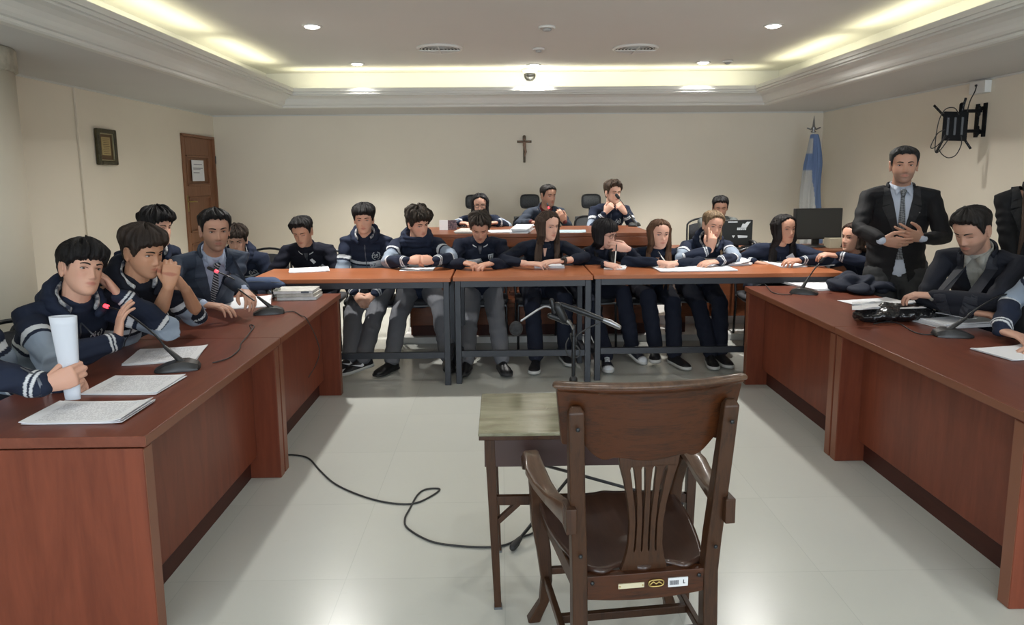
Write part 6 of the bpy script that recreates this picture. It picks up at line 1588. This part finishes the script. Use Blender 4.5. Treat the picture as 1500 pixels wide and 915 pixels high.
# reading papers, notebook
sheets('dark clipboard with folded white papers read by the boy in the jumper', [(676, 383), (728, 384), (726, 392), (672, 391)], TZ, 1, .006, mt='black_plastic', name='clipboard', cat='clipboard', group=None, curl=0)
sheets('small folded white paper held up by the boy in the jumper', [(684, 379), (702, 382), (700, 388), (680, 388)], TZ+.008, 3, .008, False, group=None, curl=.012)
sheets('thick white notebook under the arms of the girl with the wristwatch', [(784, 386), (824, 386), (828, 393), (782, 393)], TZ, 3, .006, name='notebook', cat='notebook', group=None, curl=0)
# untidy pile in front of the blonde girl
t = sheets('untidy pile of crumpled magazines in front of the blonde girl', [(1024, 381), (1078, 380), (1092, 389), (1026, 390)], TZ, 5, .005, True, group=None, curl=.02, jit=16, name='magazine_pile', cat='magazines')
# pens and the little card
def pen(label, a, b, m_='white_plastic'):
    a, b = Vector(a), Vector(b); t = thing('pen', label, 'pen', a); ob('barrel', G().loft([a, b], .0042, n=8), m_, t, smooth=True); ob('cap', G().loft([b-(b-a)*.22, b+(b-a)*.04], .0052, n=8), 'black_plastic', t, smooth=True)
pen('white pen in the hand of the girl in glasses', P(900, 392, y=5.22), P(903, 360, y=5.28))
pen('white pen in the hand of the girl writing', P(978, 388, y=5.22), P(965, 370, y=5.30))
pen('black pen between the fingers of the man in blue suit', P(372, 440, y=3.78), P(350, 424, y=3.86), 'black_plastic')
cc = P(1158, 377, y=5.20); o = ob('card', G().prism([(-.03, -.022), (.03, -.022), (.03, .022), (-.03, .022)], .0015, cc, ((.85, 0, .5), (-.5, 0, .85), (0, 1, 0))), mat('pale_blue_card', (.36, .42, .48), .6)); tag(o, 'small pale card held by the black haired girl', 'card')
# black plastic bag with folders on the right desk
q0 = P(1318, 459, z=DZ); g = G()
g.loft([P(1262, 462, z=DZ+.03), P(1300, 458, z=DZ+.04), P(1345, 457, z=DZ+.04), P(1385, 458, z=DZ+.03)], [(.028, .07), (.042, .10), (.04, .10), (.026, .07)], ref=(0, 0, 1), n=20)
me = fuse(g, .006, 1); vv = verts(me); vv = vv+norms(me)*(.012*vnoise(vv*26)+.008*np.abs(vnoise(vv*60)))[:, None]; vv[:, 2] = np.maximum(vv[:, 2], DZ+.001); setv(me, vv)
t = thing('plastic_bag', 'crumpled glossy black plastic bag with documents on the right desk', 'bag', q0); put('bag', me, mat('glossy_black_plastic', (.012, .012, .013), .18), t, False)
g = G(); V = []
for i in range(9):
    for j in range(5):
        p_ = P(1248+i*15, 442+j*2.8-i*.4, z=DZ+.075+.012*math.sin(i*1.3)+.008*math.sin(j*2+i)); V.append(p_)
fs = [(i*5+j, (i+1)*5+j, (i+1)*5+j+1, i*5+j+1) for i in range(8) for j in range(4)]
g.add(V, fs); o = ob('document', g, 'file_white', t); o.modifiers.new('thickness', 'SOLIDIFY').thickness = .003
sheets('white document poking up between the bag and the microphone', [(1372, 452), (1388, 448), (1396, 464), (1374, 466)], DZ+.05, 1, .003, False, group=None, curl=.0)
# dark jacket dropped on the far end of the right desk
q0 = P(1255, 418, z=DZ); g = G()
for px, py, dz_, r_ in ((1230, 418, .035, .075), (1250, 412, .06, .085), (1272, 414, .055, .09), (1292, 420, .04, .075), (1262, 424, .03, .07), (1240, 408, .05, .07), (1280, 406, .06, .07)): g.ball(P(px, py, z=DZ+dz_), (r_*1.15, r_, r_*.62), n=16, m=12)
me = fuse(g, .007, 2); vv = verts(me); setv(me, folds(vv, norms(me), .014, .07, 8)); vv = verts(me); vv[:, 2] = np.maximum(vv[:, 2], DZ+.001); setv(me, vv); paint(me, np.tile(np.array((.018, .022, .036)), (len(vv), 1)))
o = put('folded_jacket', me, 'suiting', None); tag(o, 'dark navy jacket dropped in a heap on the right desk', 'jacket')

# ------------------------------------------------------------------ on the bench and the side desk
pb = V3(P(657, 343, y=6.62).x, 6.62, BZ)
t = thing('photo_card', 'white card and dark photo print standing at the left end of the bench', 'photograph', pb)
x0, x1 = P(644, 340, y=6.62).x, P(669, 340, y=6.62).x; zt_ = P(655, 322, y=6.62).z
g = G().box(x0, (x0+x1)/2, 6.60, 6.605, BZ, zt_); ob('white_card', g, 'paper', t)
g = G().bar((( x0+x1)/2, 6.60, (BZ+zt_)/2), (x1, 6.625, (BZ+zt_)/2), .004, zt_-BZ-.002); ob('photo_print', g, mottled('dark_group_photo', (.02, .015, .03), (.22, .14, .16), 60, .4), t)
def bp_(x, y): return (x, y)
sheets('open cream book in front of the long haired woman at the bench', [(672, 337), (708, 337), (712, 342), (668, 342)], BZ, 3, .006, False, group=None, mt='file_cream', name='book', cat='book')
sheets('thick white paper pile in front of the man at the bench', [(754, 335), (778, 335), (780, 342), (752, 342)], BZ, 5, .009, False, group=None)
sheets('pale blue sheets lying at the middle of the bench', [(812, 337), (856, 337), (860, 341), (810, 341)], BZ, 1, .003, False, group=None, mt=mat('pale_blue_paper', (.40, .50, .55), .7))
sheets('loose white papers between the two piles on the bench', [(718, 338), (748, 337), (750, 341), (716, 341)], BZ, 2, .003, False, group=None)
def monitor(label, pc, yaw, w, h, z0, marks=False):
    t = thing('computer_monitor', label, 'monitor', (pc.x, pc.y, z0), own=True); t.rotation_euler.z = yaw
    zb = pc.z
    ob('casing', G().box(-w/2, w/2, -.012, .03, zb-z0, zb-z0+h), 'black_plastic', t, bevel=.006)
    sc_ = ob('screen', G().box(-w/2+.014, w/2-.014, -.0135, -.0115, zb-z0+.018, zb-z0+h-.014), mat('dark_screen', (.022, .024, .024), .35), t)
    ob('stand_neck', G().box(-.035, .035, .02, .045, .01, zb-z0+h*.4), 'black_plastic', t, bevel=.004)
    ob('stand_foot', G().lathe([(.12, 0), (.12, .008), (.05, .016), (.001, .018)], (0, .03, 0), 32), 'black_plastic', t, smooth=True)
    return t, sc_
pm = P(1197, 350, y=6.45); mw = (P(1233, 350, y=6.45)-P(1160, 350, y=6.45)).length; mh = P(1197, 305, y=6.45).z-pm.z
monitor('black computer monitor standing below the flag', pm, R(6), mw, mh, .81)
pm = P(1078, 363, y=6.3); _, sc_ = monitor('black monitor showing white shapes, beside the blonde girl', V3(pm.x, 6.3, .845), R(4), .30, P(1078, 322, y=6.3).z-.845, .81)
g = G(); hh = P(1078, 322, y=6.3).z-.845; z0 = .845-.81
def blob(cx, cz, pts): g.prism([(cx+x, z0+hh*cz+z) for x, z in pts], .002, (0, -.0165, 0))
blob(.06, .80, [(-.03, -.03), (.0, -.045), (.03, -.02), (.055, .02), (.07, .03), (.03, .03), (.01, .01), (-.01, .015)])
for k in range(5): blob(.005+k*.018, .66, [(-.008, -.012), (.006, -.014), (.008, .01), (-.005, .012)])
blob(.05, .36, [(-.045, .012), (.05, .006), (.046, -.012), (-.04, -.014)]); blob(-.02, .36, [(-.03, .01), (-.015, -.014), (.0, .01)])
blob(-.03, .93, [(-.06, .004), (.03, .004), (.03, -.006), (-.06, -.006)])
ob('white_graphic', g, 'print_white', sc_)
kb = V3(2.33, 6.24, .81)
t = thing('telephone', 'black desk telephone between the two monitors', 'telephone', kb)
ob('phone_base', G().prism([(-.09, 0), (.09, 0), (.09, .06), (-.09, .025)], .2, kb+V3(0, -.1, 0)), 'black_plastic', t, bevel=.006)
ob('handset', G().loft([kb+V3(-.02, -.09, .06), kb+V3(-.02, -.04, .078), kb+V3(-.02, .05, .078), kb+V3(-.02, .09, .06)], [.02, .014, .014, .02], n=10), 'black_plastic', t, smooth=True)
bx_ = P(1222, 368, y=6.35); o = ob('cardboard_box', G().box(bx_.x-.07, bx_.x+.10, 6.3, 6.42, .81, .90), mat('cream_card', (.42, .38, .28), .8), None, bevel=.003); tag(o, 'small cream box at the right foot of the monitor below the flag', 'box')

# ------------------------------------------------------------------ television bracket on the right wall
wp = P(1438, 176, x=XR); ty = wp.y; zc_ = wp.z
t = thing('tv_wall_bracket', 'empty black television bracket with tangled cables on the right wall', 'wall bracket', (XR, ty, zc_))
ob('wall_plate', G().box(XR-.012, XR, ty-.06, ty-.02, zc_-.135, zc_+.135).box(XR-.012, XR, ty+.03, ty+.07, zc_-.135, zc_+.135).box(XR-.014, XR, ty-.06, ty+.07, zc_+.08, zc_+.11).box(XR-.014, XR, ty-.06, ty+.07, zc_-.11, zc_-.08), 'matte_black', t, bevel=.002)
hc_ = P(1398, 185, y=ty-.06)
for dz_ in (.075, -.085): ob('swing_arm', G().bar((XR-.01, ty, zc_+dz_), (hc_.x+.05, ty-.05, zc_+dz_-.006), .022, .026).loft([V3(XR-.03, ty, zc_+dz_-.03), V3(XR-.03, ty, zc_+dz_+.03)], .014, n=10), 'matte_black', t, bevel=.002)
ob('pivot', G().loft([V3(hc_.x+.055, ty-.05, zc_-.13), V3(hc_.x+.055, ty-.05, zc_+.12)], .018, n=12), 'matte_black', t, smooth=True)
nx_ = Vector((-.35, -.94, 0)).normalized(); sx_ = Vector((.94, -.35, 0)).normalized(); Zv = V3(0, 0, 1)
def hp_(u, v, o=0): return hc_+sx_*u+Zv*v+nx_*o
g = G(); g.prism([(-.085, -.11), (.09, -.12), (.09, .11), (-.085, .12)], .016, hc_, (sx_, Zv, nx_)); hd = ob('head_plate', g, 'matte_black', t, bevel=.004)
g = G()
for x_ in (-.05, .0, .05): g.prism([(x_-.008, -.07), (x_+.008, -.07), (x_+.008, .07), (x_-.008, .07)], .003, hp_(0, 0, .016), (sx_, Zv, nx_))
ob('slot', g, 'black_plastic', hd)
for (x_, y_), (x2, y2) in (((1383, 170), (1368, 154)), ((1408, 166), (1415, 143)), ((1410, 200), (1422, 218)), ((1382, 203), (1371, 224))):
    a, b = P(x_, y_, y=ty-.09), P(x2, y2, y=ty-.11); ar = ob('mounting_arm', G().bar(a, b, .018, .006, up=tuple(nx_)), 'matte_black', t, bevel=.002)
    d = b-a; g = G()
    for k in (.25, .5, .75): g.bar(a+d*(k-.06)+nx_*.005, a+d*(k+.06)+nx_*.005, .006, .002, up=tuple(nx_))
    ob('slot', g, 'black_plastic', ar)
K = lambda x, y, o=0: P(x, y, y=ty-.13+o)
for pts in ([K(1405, 168), K(1398, 158), K(1385, 160), K(1376, 175), K(1371, 200), K(1370, 222), K(1376, 214), K(1384, 198)], [K(1384, 190), K(1374, 195), K(1365, 210), K(1364, 217), K(1372, 214), K(1386, 200)],
            [K(1375, 218), K(1380, 226), K(1389, 231), K(1400, 227), K(1408, 212), K(1408, 200)], [K(1380, 205), K(1372, 223), K(1378, 219), K(1390, 203)]):
    ob('cable', G().loft(bez(pts, 6), .0038, n=8), 'rubber', t, smooth=True)
jb = P(1437, 124, x=XR-.02)
o = ob('junction_box', G().box(XR-.055, XR, jb.y-.10, jb.y+.09, ZL-.115, ZL-.016), 'white_plastic', None, bevel=.006); tag(o, 'white junction box high on the right wall above the bracket', 'junction box')
ob('cable_entry', G().loft([V3(XR-.06, jb.y, ZL-.05), V3(XR-.045, jb.y, ZL-.05)], .010, n=10), 'rubber', o)
cable('power_cable', 'black cable from the junction box down to the television bracket', [V3(XR-.056, jb.y, ZL-.05), P(1428, 134, y=ty-.02), P(1421, 148, y=ty-.04), P(1416, 167, y=ty-.05)], .0045)
